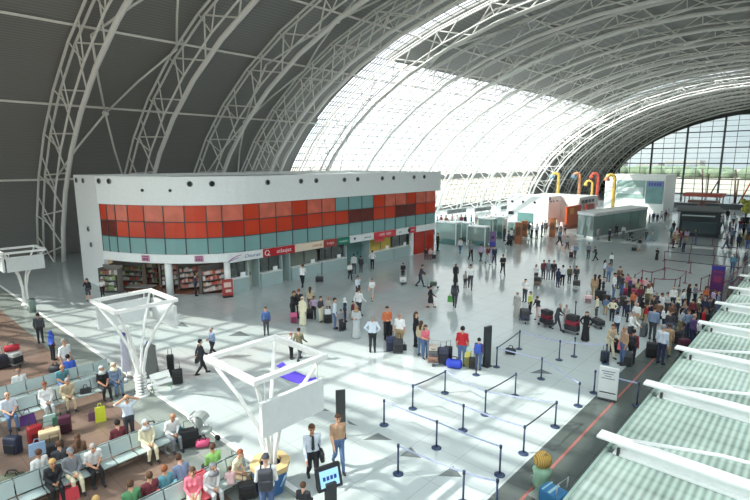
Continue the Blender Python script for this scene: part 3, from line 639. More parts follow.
def handbag(px, py, c, lab, w=.34, h=.3, rel=0, pos=None, z=0, cat='bag'):
    x, y = pos or at(px, py)[:2]; o = thing('shopping_bag', lab, cat, (x, y, z), fwd(x, y, rel), 'travellers bags'); m = M('case_%d_%d_%d' % c, c, .6)
    b = MB(); b.box((0, 0, h/2), (.15, w, h), 0, 0, (.08, w*.9)); b.build('body', m, o)
    b = MB(); [b.tube([(q, -w*.2, h-.01), (q*.5, -w*.1, h+.14), (q*.5, w*.1, h+.14), (q, w*.2, h-.01)], .01, 4) for q in (-.04, .04)]; b.build('handle', m, o); return o
def trolley(px, py, lab, rel=0, pos=None):
    x, y = pos or at(px, py)[:2]; o = thing('luggage_trolley', lab, 'luggage trolley', (x, y, 0), fwd(x, y, rel), 'luggage trolleys')
    b = MB(); b.box((.1, 0, .2), (.8, .52, .03)); [b.tube([(-.3, q*.24, .18), (.5, q*.18, .18)], .02, 5) for q in (-1, 1)]; b.build('platform', chrome, o)
    b = MB(); b.tube([(-.3, -.25, .18), (-.4, -.27, 1.0), (-.4, .27, 1.0), (-.3, .25, .18)], .02, 6); b.tube([(-.34, -.26, .55), (-.34, .26, .55)], .015, 5); b.build('handle', chrome, o)
    for (a, q) in ((-.28, .22), (-.28, -.22), (.45, 0)):
        b = MB(); b.tube([(a, q-.02, .08), (a, q+.02, .08)], .08, 8); b.build('wheel', dark, o)
    return o, x, y, fwd(x, y, rel)
def loaded(px, py, lab, cases, rel=0):
    o, x, y, a = trolley(px, py, lab, rel); z = .22
    for (c, w, h, d, l) in cases:          # cases laid flat on the platform, stacked
        q = thing('suitcase', l, 'suitcase', (x+.1*math.cos(a), y+.1*math.sin(a), z), a, 'cases stacked on trolleys'); m = M('case_%d_%d_%d' % c, c, .6)
        b = MB(); b.rbox((0, 0, d/2), (h, w, d), .05); b.build('body', m, q); b = MB(); b.tube([(h/2, -.08, d*.5), (h/2+.04, -.06, d*.5), (h/2+.04, .06, d*.5), (h/2, .08, d*.5)], .014, 5); b.build('handle', dark, q); z += d+.005
BLK, NVY, GRY, MAR, REDC, PNK, BEI, PUR, OLV, BLU = (40, 42, 46), (50, 58, 88), (92, 96, 104), (88, 44, 64), (160, 40, 48), (206, 96, 140), (196, 176, 142), (96, 60, 130), (72, 78, 60), (52, 74, 160)
suitcase(178, 384, BLK, 'black suitcase standing alone on the white floor near the ribbed foot', .42, .62); suitcase(171.5, 377, (30, 32, 36), 'tall narrow black case behind the lone black suitcase', .3, 1.0, .25)
suitcase(294, 323, PNK, 'pink suitcase beside the person in black', .4, .6); suitcase(319.5, 282, (62, 66, 72), 'dark grey bag with handle standing by the cream sign counter', .62, .4, .3)
suitcase(328, 323, BLK, 'black suitcase under a white bag in the kiosk side group', .5, .5); suitcase(310, 319, (48, 48, 52), 'black suitcase behind the lilac shirt in the kiosk side group', .4, .6); suitcase(343, 330, (44, 46, 50), 'small dark case beside the child in grey', .36, .4)
handbag(327.5, 316, (226, 228, 230), 'white bag resting on a black suitcase', pos=at(328, 323)[:2], z=.56)
suitcase(391, 351.5, NVY, 'navy suitcase beside the white shirted man in khaki trousers', .5, .74); suitcase(398, 353, (58, 60, 66), 'dark grey suitcase in front of khaki trousers', .5, .7); handbag(403.5, 350, BLK, 'small black bag behind the dark grey suitcase'); suitcase(388, 336, BLK, 'black case beside the person in an orange top', .5, .6)
loaded(433, 363, 'luggage trolley stacked with patterned bags beside the pink top', (((126, 96, 84), .5, .7, .24, 'brown patterned case at the base of the trolley stack by the pink top'), ((78, 80, 84), .46, .6, .26, 'grey case in the middle of the trolley stack by the pink top'), ((186, 176, 164), .4, .5, .22, 'pale case on top of the trolley stack by the pink top')))
suitcase(443, 364, (66, 68, 86), 'tall slate suitcase left of the blue duffel bag', .5, .78); suitcase(448, 362, BLK, 'black suitcase tucked behind the tall slate suitcase', .4, .74); duffel(454, 368, (44, 66, 178), 'bright blue duffel bag at the feet of the red t-shirt', .7, .22)
suitcase(467, 366, (222, 212, 110), 'yellow suitcase between the red t-shirt and the blue backpack', .34, .7, .25); suitcase(472, 368.5, (46, 46, 42), 'small black suitcase beside the yellow suitcase', .3, .5); handbag(466, 354, (190, 214, 216), 'pale plastic bag on top of the yellow suitcase', .3, .3, pos=at(467, 366)[:2], z=.76)
duffel(510.5, 354, (48, 52, 62), 'small dark bag lying alone under the tape beyond the totem', .5, .16)
# seating-area luggage
suitcase(14, 453, (40, 46, 66), 'navy suitcase at the knees of the pale blue shirted man', .5, .55, .3, -45); handbag(28, 424, PUR, 'purple bag on the floor by the elderly woman', .5, .42); suitcase(36, 443, REDC, 'red suitcase in the pile before the elderly couple', .42, .6, .28, 20); suitcase(51, 446, BEI, 'large beige bag in the pile before the elderly couple', .62, .55, .35)
suitcase(66, 433, MAR, 'maroon suitcase at the outer end of the pile by the beige seated man', .4, .62); handbag(38, 454, (150, 180, 212), 'light blue and pink bag at the foot of the red suitcase', .5, .4); handbag(43, 447, (222, 150, 160), 'small pink bag squeezed next to the light blue bag', .2, .3); suitcase(56, 455, BLK, 'black suitcase in front of the large beige bag', .5, .4)
handbag(50, 424, (170, 196, 190), 'pale green carrier bag beside the elderly woman', .4, .36); handbag(59, 424, (58, 108, 84), 'dark green carrier bag by the beige seated man', .4, .3)
handbag(101, 421, (206, 214, 60), 'bright yellow green bag at the feet of the black top', .36, .56); handbag(93, 420, (104, 68, 100), 'small plum bag beside the yellow green bag', .3, .3); handbag(82, 407, BLK, 'black bag lying on the bench row seat', .4, .2, pos=(-21.05, 5.95), z=.46)
loaded(14, 366, 'luggage trolley with red bag near the left edge', ((BLK, .5, .6, .3, 'black case at the bottom of the trolley with the red bag'), ((190, 192, 190), .46, .6, .2, 'grey and white striped case in the trolley with the red bag')), 30)
suitcase(4, 368, (42, 46, 62), 'dark navy suitcase standing against the trolley with the red bag', .6, .62, .3); duffel(17, 340, (176, 42, 60), 'red holdall on top of the striped case', .6, .16, 90, at(14, 366)[:2], .74)
duffel(14, 490, OLV, 'dark olive holdall on the brown floor beside the middle bench', .7, .26, 60); duffel(56, 373, BLK, 'black rucksack by the royal blue top', .5, .2, 60); handbag(70, 500, (200, 70, 80), 'red patterned bag at the lower edge by the blonde woman', .5, .36)
duffel(203, 447, (206, 84, 124), 'pink holdall on the floor by the pushchair', .45, .15, 90); suitcase(190, 447, (38, 40, 44), 'black suitcase beside the pink holdall', .6, .62); handbag(180, 441, (38, 110, 128), 'teal bag beside the bald seated man', .26, .5); duffel(159, 424, (88, 108, 146), 'blue and white folded coats on the end seat of the middle row', .5, .13, 80, pos=(-16.2, 6.45), z=.46)
suitcase(248, 498, (40, 42, 46), 'black case on the dark border by the cap wearing person', .5, .45)
# pushchair
def pushchair(px, py, c, lab, rel=60):
    x, y = at(px, py)[:2]; o = thing('pushchair', lab, 'pushchair', (x, y, 0), fwd(x, y, rel), 'pushchairs'); m = M('case_%d_%d_%d' % c, c, .7)
    b = MB(); [b.tube([(.35, q*.24, .1), (-.1, q*.22, .55), (-.45, q*.22, 1.02)], .016, 5) for q in (-1, 1)]; [b.tube([(-.35, q*.24, .1), (.1, q*.22, .6)], .016, 5) for q in (-1, 1)]; b.tube([(-.45, -.22, 1.02), (-.45, .22, 1.02)], .02, 6); b.build('frame', chrome, o)
    b = MB(); b.rbox((.02, 0, .48), (.42, .38, .14), .05); b.rbox((-.18, 0, .74), (.12, .38, .5), .05); b.build('seat', m, o)
    b = MB(); b.add([(.05+.3*math.cos(R(a))-.2, q*.2, .95+.3*math.sin(R(a))-.15) for a in range(20, 161, 28) for q in (-1, 1)], [(2*i, 2*i+1, 2*i+3, 2*i+2) for i in range(5)]); hd = b.build('hood', m, o); md = hd.modifiers.new('t', 'SOLIDIFY'); md.thickness = .02
    for (a, q) in ((.35, .24), (.35, -.24), (-.35, .24), (-.35, -.24)):
        b = MB(); b.tube([(a, q-.02, .1), (a, q+.02, .1)], .1, 10); b.build('wheel', dark, o)
pushchair(205, 443, (160, 168, 166), 'grey folded pushchair with dark straps at the edge of the seating area'); pushchair(631, 241, (52, 54, 60), 'dark pushchair on the far floor before the glazed shop')
# trolleys out on the floor
loaded(403, 283.5, 'luggage trolley with white boxes pushed near the red end wall', (((222, 224, 222), .5, .6, .3, 'white box on the trolley near the red end wall'),), 0)
loaded(432, 288, 'small luggage trolley ahead of the dark clothed man near the kiosk end', (((70, 84, 72), .4, .5, .26, 'dark green case on the small trolley near the kiosk end'),), 90)
loaded(524, 322, 'loaded trolley between the pale robe and the yellow green vest', (((56, 62, 78), .5, .7, .3, 'dark blue case low on the trolley by the yellow green vest'), ((66, 66, 70), .5, .6, .3, 'charcoal case above the dark blue case by the yellow green vest')), 10)
loaded(545, 326, 'loaded trolley pushed by the dark top with pink', (((52, 50, 56), .5, .7, .28, 'black case on the trolley of the dark top with pink'), ((120, 42, 56), .46, .6, .24, 'dark red case on the trolley of the dark top with pink'), ((52, 50, 54), .46, .6, .26, 'black case topmost on the trolley with dark red case')), 40)
loaded(570, 333, 'loaded trolley pushed by the stooping dark figure', (((48, 48, 54), .5, .7, .3, 'black case low on the trolley of the stooping figure'), ((140, 40, 58), .5, .66, .26, 'crimson case on the trolley of the stooping figure'), ((44, 44, 50), .5, .6, .3, 'black case topmost on the trolley of the stooping figure')), 60)
loaded(537, 287, 'trolley with brown cases in front of the trio', (((120, 104, 92), .5, .6, .3, 'brown case on the trolley in front of the trio'), ((58, 56, 56), .5, .5, .26, 'dark case on the trolley in front of the trio')), 0)
loaded(576, 291, 'trolley with a white box pushed by the grey pair', (((232, 234, 234), .5, .4, .26, 'white box on the trolley of the grey pair'), ((70, 66, 66), .5, .6, .34, 'dark case on the trolley of the grey pair')), 0)
loaded(597, 327, 'trolley with dark bags between the robe and the beige shirt', (((52, 54, 58), .5, .66, .28, 'dark case on the trolley between the robe and the beige shirt'),), 30)
suitcase(616, 353, (34, 36, 42), 'black suitcase behind the pink handbag', .6, .7); handbag(617, 349, (214, 96, 108), 'pink handbag held by the person in jeans', .36, .34, pos=at(620, 364)[:2], z=.72); suitcase(604.5, 362, (40, 46, 60), 'dark suitcase at the cream trousers', .4, .5); suitcase(627, 366, (74, 76, 80), 'charcoal suitcase in front of the dark red backpack', .42, .7)
suitcase(651, 357, (40, 42, 46), 'black suitcase to the left of the pale blue shirt and navy trousers', .5, .7); suitcase(630, 296, (170, 50, 88), 'crimson case standing in the crowd by the maroon posts', 1.1, .5, .3); suitcase(588, 303, (222, 186, 190), 'pale pink bag on the trolley side of the crowd', .5, .5); suitcase(600, 301, BLK, 'black suitcase amid the crowd edge', .7, .7)
suitcase(634, 251, BLK, 'small black case pulled across the far floor', .5, .35); handbag(449, 304, (84, 160, 76), 'green bag carried across the open floor', .36, .42, pos=at(450, 307)[:2], z=.35); handbag(201, 373, (34, 34, 36), 'black briefcase held by the dark suited walker', .44, .32, 70, pos=at(198.5, 372)[:2], z=.5)
suitcase(434, 259, BLK, 'black case at the far corner of the kiosk', .4, .4); suitcase(508, 245.5, BLK, 'black case pulled past the far machines', .3, .4); suitcase(571, 258, (96, 46, 54), 'dark red case pulled on the far floor', .4, .6)
for k, (px, py, c, l) in enumerate(((606, 305, BLK, 'black case between the rear crowd rows'), (613, 310, NVY, 'navy case between the rear crowd rows'), (622, 306, (70, 70, 74), 'charcoal case between the rear crowd rows'), (640, 314, BLK, 'black case amid the middle crowd'), (648, 318, (60, 44, 48), 'dark brown case amid the middle crowd'), (656, 312, NVY, 'navy case amid the middle crowd'), (674, 316, BLK, 'black case on the canopy side of the crowd'),
    (689, 330, (52, 56, 66), 'slate case on the canopy side of the crowd'), (704, 325, BLK, 'black case nearest the canopy edge in the crowd'), (676, 344, BLK, 'black case on the dark strip ahead of the crowd'), (683, 352, MAR, 'maroon case on the dark strip ahead of the crowd'), (643, 336, (88, 92, 98), 'grey case in the queue lane before the tall person'))): suitcase(px, py, c, l, .5, .66, .3, 40*k)
# totems, notice board, banner, screen
def panel_stand(name, px, py, w, h, c, lab, cat, rel=0, th=.1, legs=False):
    x, y = at(px, py)[:2]; o = thing(name, lab, cat, (x, y, 0), fwd(x, y, rel)); MB().rbox((0, 0, .02+h/2), (th, w, h), .02).build('panel', M('pn_%d_%d_%d' % c, c, .35), o)
    MB().box((0, 0, .02), (.4, w*.9, .04)).build('base', dark, o); return o
panel_stand('totem', 486.5, 366, .42, 1.95, (48, 54, 60), 'tall narrow dark totem standing on the concourse', 'totem', 50, .16)
o = panel_stand('totem', 341, 437, .34, 1.75, (52, 54, 54), 'black totem panel behind the tan shirted walker', 'totem', 10, .08)
o = panel_stand('notice_board', 607, 399, .72, 1.35, (224, 228, 228), 'white notice board standing on the dark floor strip', 'notice board', -5, .12)
b = MB(); [b.box((.065, -.02, 1.2-.1*q), (.01, .5-.12*(q % 3), .03)) for q in range(4)]; b.build('lettering', M('ink_grey', (110, 116, 120)), o); b = MB(); b.box((.065, 0, .3), (.01, .6, .04)); b.build('dark_strip', dark, o)  # thin dark strip across the lower face of the board
o = panel_stand('banner', 716, 291, .85, 1.9, (92, 46, 104), 'purple roll-up banner beyond the waiting crowd', 'banner', 0, .04); b = MB(); b.box((.025, 0, 1.75), (.01, .8, .3)); b.build('header', M('banner_blue', (52, 52, 140), .5), o); b = MB(); b.box((.025, 0, 1.45), (.01, .6, .1)); b.box((.025, 0, .9), (.01, .5, .5)); b.build('picture', M('banner_pink', (140, 56, 96), .5), o)
o = panel_stand('banner', 492.5, 247, .7, 1.75, (132, 104, 150), 'lilac and blue banner beside the far glass machines', 'banner', 0, .05); b = MB(); b.box((.03, 0, .35), (.01, .66, .5)); b.build('lower_panel', M('banner_blue2', (70, 72, 170), .5), o); b = MB(); b.box((.03, 0, 1.1), (.01, .3, .3)); b.build('logo', M('banner_dk', (80, 50, 100)), o)
x, y = at(331, 512)[:2]; o = thing('info_screen', 'black information screen with light blue display at the lower edge', 'screen', (x, y, 0), fwd(x, y, 25))
MB().box((0, 0, .45), (.16, .3, .9)).build('pedestal', dark, o); b = MB(); b.add([(-.06, -.36, .72), (.04, -.36, .72), (.04, .36, .72), (-.06, .36, .72), (-.26, -.36, 1.3), (-.16, -.36, 1.3), (-.16, .36, 1.3), (-.26, .36, 1.3)], [(3, 2, 1, 0), (4, 5, 6, 7), (0, 1, 5, 4), (1, 2, 6, 5), (2, 3, 7, 6), (3, 0, 4, 7)]); b.build('case', dark, o)
P = lambda u, v: (.045-.2*v/.58*1.0, u, .72+v); b = MB(); b.add([P(-.28, .08), P(.28, .08), P(.28, .5), P(-.28, .5)], [(0, 1, 2, 3)]); b.build('display', M('screen_blue', (140, 186, 226), .3, emit=.55), o)
b = MB(); Q = lambda u, v: (.05-.2*v/.58, u, .722+v); [b.add([Q(a, .24), Q(a+.08, .24), Q(a+.08, .34), Q(a, .34)], [(0, 1, 2, 3)]) for a in (-.2, -.09, .02, .13)]; b.build('lettering', M('screen_ink', (40, 70, 140)), o)
# purple floor mats, litter bin, garments
for k, (poly, l) in enumerate((([(277, 376), (292, 370), (313, 379), (298, 384)], 'purple square mat on the white floor inside the nearest sign frame'), ([(276, 366), (283, 362), (286, 365), (280, 368)], 'small purple patch of mat behind the purple square mat'), ([(306, 381), (315, 377), (322, 381), (316, 385)], 'small purple mat corner right of the purple square mat'))):
    o = MB().prism([at(*p)[:2] for p in poly], .001, .012).build('floor_mat', M('mat_purple', (84, 66, 196), .7)); tag(o, l, 'mat', 'purple mats on the concourse')
def garment(px, py, h, cols_, lab, rel=0, w=.5):
    x, y = at(px, py)[:2]; o = thing('garment_stand', lab, 'garment stand', (x, y, 0), fwd(x, y, rel), 'garment stands at the ribbed foot'); b = MB(); b.lathe((0, 0, 0), [(.26, 0), (.26, .03), (.03, .05), (.022, h+.06)], 12); b.build('stand', chrome, o)
    b = MB(); n = 16; vs = []
    pr = [(.10*w*2, h), (.2*w*2, h-.06), (.26*w*2, h-.12), (.25*w*2, h-.5), (.29*w*2, h-.9), (.33*w*2, .42), (.31*w*2, .38)]
    for r_, z in pr: vs += [(r_*.55*math.cos(2*math.pi*j/n)*(1+.12*(j % 2)), r_*math.sin(2*math.pi*j/n)*(1+.1*(j % 2)), z) for j in range(n)]
    b.add(vs, [(i*n+j, i*n+(j+1) % n, (i+1)*n+(j+1) % n, (i+1)*n+j) for i in range(len(pr)-1) for j in range(n)], 0, True); b.build('coat', cols_, o)
    b = MB(); b.lathe((0, 0, h-.02), [(.07, 0), (.12, .05), (.1, .14), (.04, .18)], 12); b.build('collar', M('lilac_trim', (104, 100, 170), .6), o)
plaid = banded('plaid_cloth', (132, 134, 128), (88, 92, 96), .05, 'Z', .9); lav = banded('lavender_cloth', (204, 204, 214), (178, 176, 198), .06, 'Z', .9)
garment(152, 385, 1.85, plaid, 'grey plaid coat on a stand right of the ribbed foot'); garment(127, 379, 2.0, lav, 'pale lavender garment on a tall stand left of the ribbed foot', w=.28)
o = thing('leaflet_rack', 'white leaflet rack with green edges beside the plaid coat', 'rack', at(163, 391), fwd(*at(163, 391)[:2], 20)); b = MB(); b.add([(0, -.4, .35), (0, .4, .35), (-.3, .4, .75), (-.3, -.4, .75), (0, -.4, .3), (0, .4, .3), (-.3, .4, .7), (-.3, -.4, .7)], [(0, 1, 2, 3), (7, 6, 5, 4), (0, 4, 5, 1), (1, 5, 6, 2), (2, 6, 7, 3), (3, 7, 4, 0)]); b.build('tray', frame_white, o)
b = MB(); [b.tube([(-.15+q*.14, u*.36, 0), (-.15-q*.1, u*.36, .5)], .018, 5) for q in (-1, 1) for u in (-1, 1)]; b.build('legs_frame', M('rack_green', (120, 170, 130), .5), o)
b = MB(); b.box((-.14, 0, .56), (.2, .5, .03)); b.build('leaflets', M('leaf_grey', (170, 180, 178), .5), o)
o = thing('litter_bin', 'slim steel litter bin at the foot of the farthest sign frame', 'bin', at(33, 312)); b = MB(); b.lathe((0, 0, 0), [(.2, 0), (.2, .75), (.22, .8), (.2, .86)], 14); b.build('body', M('bin_green', (130, 150, 146), .35, .4), o); b = MB(); b.lathe((0, 0, .86), [(.18, 0), (.1, .04)], 14); b.build('lid', dark, o)
# trolley with the round striped yellow bag near the canopy
x, y = at(548, 506)[:2]; tr_, x, y, a = trolley(0, 0, 'luggage trolley with round yellow bag and blue suitcase near the canopy', -120, (x, y))
o = thing('suitcase', 'bright blue suitcase lying on the trolley near the canopy', 'suitcase', (x+.15, y-.05, .22), a, 'cases stacked on trolleys'); MB().rbox((0, 0, .2), (.66, .5, .4), .06).build('body', M('case_blue', (44, 110, 156), .5), o); b = MB(); b.box((0, 0, .405), (.08, .5, .012)); b.box((.2, 0, .405), (.04, .5, .012)); b.build('strap', M('case_pale', (150, 190, 206)), o)

ybag = banded('yellow_striped', (206, 172, 92), (150, 112, 52), .05, 'Y', .8)
o = thing('round_bag', 'round yellow striped bag on a green bundle by the dark strip', 'bag', (at(541, 488)[0], at(541, 488)[1], 0), fwd(*at(541, 488)[:2], 30)); b = MB(); b.ball((0, 0, .92), (.24, .27, .26), 0, 16, 10); b.build('body', ybag, o)
b = MB(); b.lathe((0, 0, 0), [(.2, 0), (.26, .15), (.22, .4), (.28, .6), (.16, .7)], 12); b.build('bundle', M('bundle_green', (140, 176, 150), .8), o); b = MB(); b.tube([(.1, -.1, 1.1), (.15, 0, 1.25), (.1, .1, 1.1)], .02, 5); b.build('handle', M('case_196_176_142', BEI), o)
# ------------------------------------------------------------------ buildings and booths farther down the hall
orange = M('portal_orange', (196, 84, 40), .4, 0, .15, .6); pteal = M('pavilion_glass', (150, 178, 174), .15, 0, .15, .5)
o = thing('pavilion', 'white box pavilion with round lights and an orange portal beside it', 'pavilion', (-34.4, 74.2, 0)); L = lambda x, y, z=0: (x+34.4, y-74.2, z)
MB().box(L(-34.4, 74.2, 2.2), (6.7, 4.6, 4.4)).build('white_block', wallwhite, o)
MB().box(L(-32.6, 80.4, 2.1), (8.6, 7.6, 4.2)).build('rear_block', wallwhite, o)
b = MB(); [b.box(L(-28.26, 78+1.4*q, 3.5), (.06, 1.0, .5)) for q in range(4)]; b.build('window_strip', M('mullion_grey', (96, 104, 108)), o)
b = MB(); b.box(L(-28.0, 73.6, 1.6), (.3, 5.2, 3.2)); b.build('orange_portal', orange, o)
b = MB(); b.box(L(-27.83, 72.6, 2.5), (.06, 1.5, .9)); b.build('portal_logo', M('portal_amber', (226, 156, 70), .4), o)
MB().box(L(-27.6, 79.0, 2.75), (.3, 3.4, .8)).build('red_band', M('band_red', (190, 70, 62), .4), o)
for x in (-36.9, -35.1, -33.2): b = MB(); b.tube([L(x, 71.92, 3.5), L(x, 71.8, 3.5)], .17, 10); b.build('spotlight', dark, o)
for y in (72.6, 73.6, 74.8): b = MB(); b.tube([L(-31.06, y, 3.7), L(-30.95, y, 3.7)], .1, 8); b.build('spotlight', dark, o)
MB().box(L(-31.02, 72.15, 4.1), (.06, .5, .4)).build('notice', dark, o); MB().box(L(-37.0, 71.88, 1.7), (.9, .05, .5)).build('notice', dark, o)
b = MB(); b.box(L(-34.6, 71.87, 1.1), (2.6, .06, 1.5)); b.build('hatch', teal2, o)
A = at(577, 236); B_ = at(593, 239); C_ = at(645, 229); o = thing('glazed_shop', 'long low glass walled shop with white roof edge', 'shop', (A[0], A[1], 0))
D_ = (A[0]+C_[0]-B_[0], A[1]+C_[1]-B_[1]); pl = [(p[0]-A[0], p[1]-A[1]) for p in (A, B_, C_, D_)]
def wallseg(mb, p, q, z0, z1, th): d = math.dist(p, q); mb.box(((p[0]+q[0])/2, (p[1]+q[1])/2, (z0+z1)/2), (d, th, z1-z0), math.atan2(q[1]-p[1], q[0]-p[0]))
sg = glassy('shop_glass', (208, 228, 224), .6, .15, .4)
for k in range(4):
    p, q = pl[k], pl[(k+1) % 4]; b = MB(); wallseg(b, p, q, .1, 2.85, .05); b.build('glass_wall', sg, o); b = MB(); wallseg(b, p, q, 2.85, 3.2, .3); b.build('roof_edge', wallwhite, o); b = MB(); wallseg(b, p, q, 0, .25, .12); b.build('plinth', wallwhite, o)
    n = max(2, int(math.dist(p, q)/2.2)); fr_ = MB(); [fr_.box((p[0]+(q[0]-p[0])*i/n, p[1]+(q[1]-p[1])*i/n, 1.5), (.08, .08, 2.8)) for i in range(n)]; fr_.build('window_frame', M('mullion_grey', (96, 104, 108)), o)
MB().prism(pl, 3.0, 3.15).build('roof', wallwhite, o)
b = MB()
for k in range(7):
    f = (k+.5)/7; x = pl[1][0]+(pl[2][0]-pl[1][0])*f-1.3; y = pl[1][1]+(pl[2][1]-pl[1][1])*f
    MB().box((x, y, .75), (.8, 1.2, 1.5), .4).build('display_case', [M('case_gr', (136, 150, 146)), M('case_ye', (196, 196, 110)), M('case_wh', (200, 208, 204))][k % 3 if k > 3 else (0, 0, 2, 0)[k]], o)
o = thing('exhibit_building', 'tall white box building with teal window and blue poster far down the hall', 'building', (-28.5, 108.5, 0))
MB().box((0, 0, 3.55), (10.6, 8, 7.1)).build('wall', wallwhite, o)
b = MB(); b.box((-.6, -4.05, 4.35), (5.0, .1, 3.4)); b.build('window', pteal, o); b = MB(); b.box((-.6, -4.12, 4.1), (4.6, .06, 1.3)); b.build('window_band', M('pale_band', (206, 222, 222), .3), o)
b = MB(); b.box((3.6, -4.06, 3.9), (2.9, .12, 4.2)); b.build('poster', M('poster_teal', (120, 160, 160), .4, 0, .35, .8), o); b = MB(); b.box((3.6, -4.14, 5.4), (2.7, .05, 1.0)); b.build('poster_header', M('poster_blue', (120, 136, 190), .4), o)
b = MB(); [b.box((2.7+.45*q, -4.18, 5.4), (.28, .03, .5)) for q in range(5)]; b.build('lettering', M('poster_navy', (66, 76, 140)), o)
def funnel(px, py, zt, cols_, lab, second=None):
    x, y = at(px, py)[:2]; o = thing('funnel_pipe', lab, 'pipe', (x, y, 0), 0, 'coloured curved funnel pipes'); u = Vector((-.75, -.66, 0))
    def pipe(off, top, r, c1, c2):
        z = Vector((0, 0, 1)); p0 = Vector((off, 0, 0)); pts = [p0, p0+z*(top-1.1)]+[p0+z*(top-1.1)+u*(.75*(1-math.cos(R(a))))+z*(.75*math.sin(R(a))) for a in (30, 60, 90, 120, 150)]
        b = MB(); b.tube(pts, r, 10); b.build('pipe', c1, o); e = pts[-1]; b = MB(); b.tube([e, e-z*.25+u*.05, e-z*.7+u*.1], r*1.05, 10, r2=r*1.7); b.build('bell', c2, o)
    pipe(0, zt, .33, cols_[0], cols_[1])
    if second: pipe(-1.1, zt-1.6, .27, second[0], second[1])
fy, fb, fo, fr2 = M('funnel_yellow', (226, 190, 96), .4), M('funnel_blue', (140, 178, 206), .4), M('funnel_orange', (206, 146, 110), .4), M('funnel_red', (196, 84, 66), .4)
funnel(557, 205, 7.4, (fy, fb), 'yellow funnel pipe with pale blue bell'); funnel(578, 205, 7.4, (fo, fb), 'dull orange funnel pipe next to the yellow and blue one'); funnel(596, 206, 7.4, (fr2, fr2), 'red funnel pipe with a smaller yellow pipe attached', (fy, fy)); funnel(612, 213.5, 7.5, (fy, fo), 'yellow funnel pipe standing before the tall white box building')
for k, (px, py, w_, h_) in enumerate(((448, 244, 2.6, 2.6), (463, 241, 2.0, 2.3), (478, 245, 2.2, 2.2), (487, 237, 2.0, 2.4), (498, 236, 1.7, 2.5), (514, 240, 1.2, 2.2))):
    x, y = at(px, py)[:2]; o = thing('glass_booth', 'teal glass security booth, %s along from the kiosk' % ORD[k], 'booth', (x, y, 0), R(8), 'teal glass security booths')
    b = MB(); [b.box((sx*w_/2, sy*.7, h_/2), (.1, .1, h_)) for sx in (-1, 1) for sy in (-1, 1)]; b.box((0, 0, h_), (w_+.1, 1.5, .1)); b.build('frame', wallwhite, o)
    MB().box((0, -.68, h_*.62), (w_-.1, .04, h_*.7)).build('glass_panel', sg, o); MB().box((0, .1, h_*.3), (w_-.3, .9, h_*.6)).build('machine', [teal2, M('mach_dark', (82, 98, 100), .4)][k % 2], o); MB().box((w_/2, 0, h_*.5), (.05, 1.2, h_*.8)).build('side_glass', sg, o)
wood = M('pillar_orange', (176, 112, 76), .5)
for k, (px, py, h_, l) in enumerate(((518, 243.5, 2.5, 'orange brown box column before the white pavilion'), (552, 236.5, 2.4, 'orange column at the corner of the white pavilion'), (524, 236, 2.0, 'dull brown column behind the first orange column'))):
    x, y = at(px, py)[:2]; o = thing('display_column', l, 'column', (x, y, 0), R(20)); MB().box((0, 0, h_/2), (.75, .75, h_)).build('body', wood, o); b = MB(); b.box((.38, .0, h_*.6), (.02, .5, h_*.4)); b.box((0, -.38, h_*.6), (.5, .02, h_*.4)); b.build('panel', M('pillar_brown', (120, 82, 62), .5), o)
x, y = (-13.3, 79.5); o = thing('cafe_booth', 'dark glazed booth in the far crowd', 'booth', (x, y, 0), R(12)); kd = M('booth_dark', (44, 52, 56), .2)
MB().box((0, 0, 1.6), (4.4, 8.6, 3.2)).build('wall', kd, o); MB().box((0, 0, 3.25), (5.2, 9.4, .16)).build('roof', M('booth_roof', (62, 70, 72), .5), o); b = MB(); b.box((-.2, -4.35, 2.7), (3.6, .1, .16)); b.build('light_strip', M('strip_pale', (196, 208, 210), .4), o); b = MB(); b.box((2.25, 0, 1.2), (.1, 8, 1.6)); b.box((0, -4.33, 1.2), (3.8, .1, 1.5)); b.build('glass', M('booth_gl', (72, 88, 92), .08), o)
rd = M('cafe_red', (150, 72, 60), .5); rdk = M('mast_dark', (92, 70, 66), .5)
o = thing('cafe_canopy', 'dull red canopy stand with leaning masts by the end glass', 'canopy', (-21, 129.5, 0)); MB().box((0, 0, 2.45), (7.2, 5, .7)).build('canopy', rd, o)
for sx in (-1, 0, 1):
    for sy in (-1, 1): MB().tube([(sx*3.2, sy*2.2, 0), (sx*3.2, sy*2.2, 2.2)], .1, 6).build('post', rdk, o)
MB().box((0, 0, .6), (5.5, 3, 1.2)).build('counter', M('cafe_brown', (126, 92, 80), .5), o)
for (a, b_, z) in ((-.4, -.9, 8.0), (.4, .4, 7.0), (1.1, 2.6, 6.4)): MB().tube([(a, 0, 2.7), (b_, 0, z)], .13, 6).build('mast', rdk, o)
o = thing('mast_stand', 'second cluster of leaning red masts near the end glass', 'mast', (-15.9, 134.1, 0)); MB().lathe((0, 0, 0), [(.9, 0), (.8, .5), (.3, .6)], 12).build('base', rdk, o)
for (a, z, m) in ((-.6, 7.9, rdk), (.1, 5.6, rdk), (3.1, 7.4, rd)): MB().tube([(a*.2, 0, .4), (a, 0, z)], .16, 6).build('mast', m, o)
for k, (x, y, L_) in enumerate(((-24, 121, 7), (-16, 123, 7), (-8.5, 120, 5))):
    o = thing('counter_block', 'dark low counter before the end glass, %s from the white box building' % ORD[k], 'counter', (x, y, 0), 0); MB().rbox((0, 0, .55), (L_, 1.2, 1.1), .05).build('body', M('ctr_dark', (78, 84, 88), .4), o); MB().box((0, 0, 1.13), (L_+.2, 1.4, .06)).build('worktop', M('ctr_top', (126, 126, 124), .3), o)
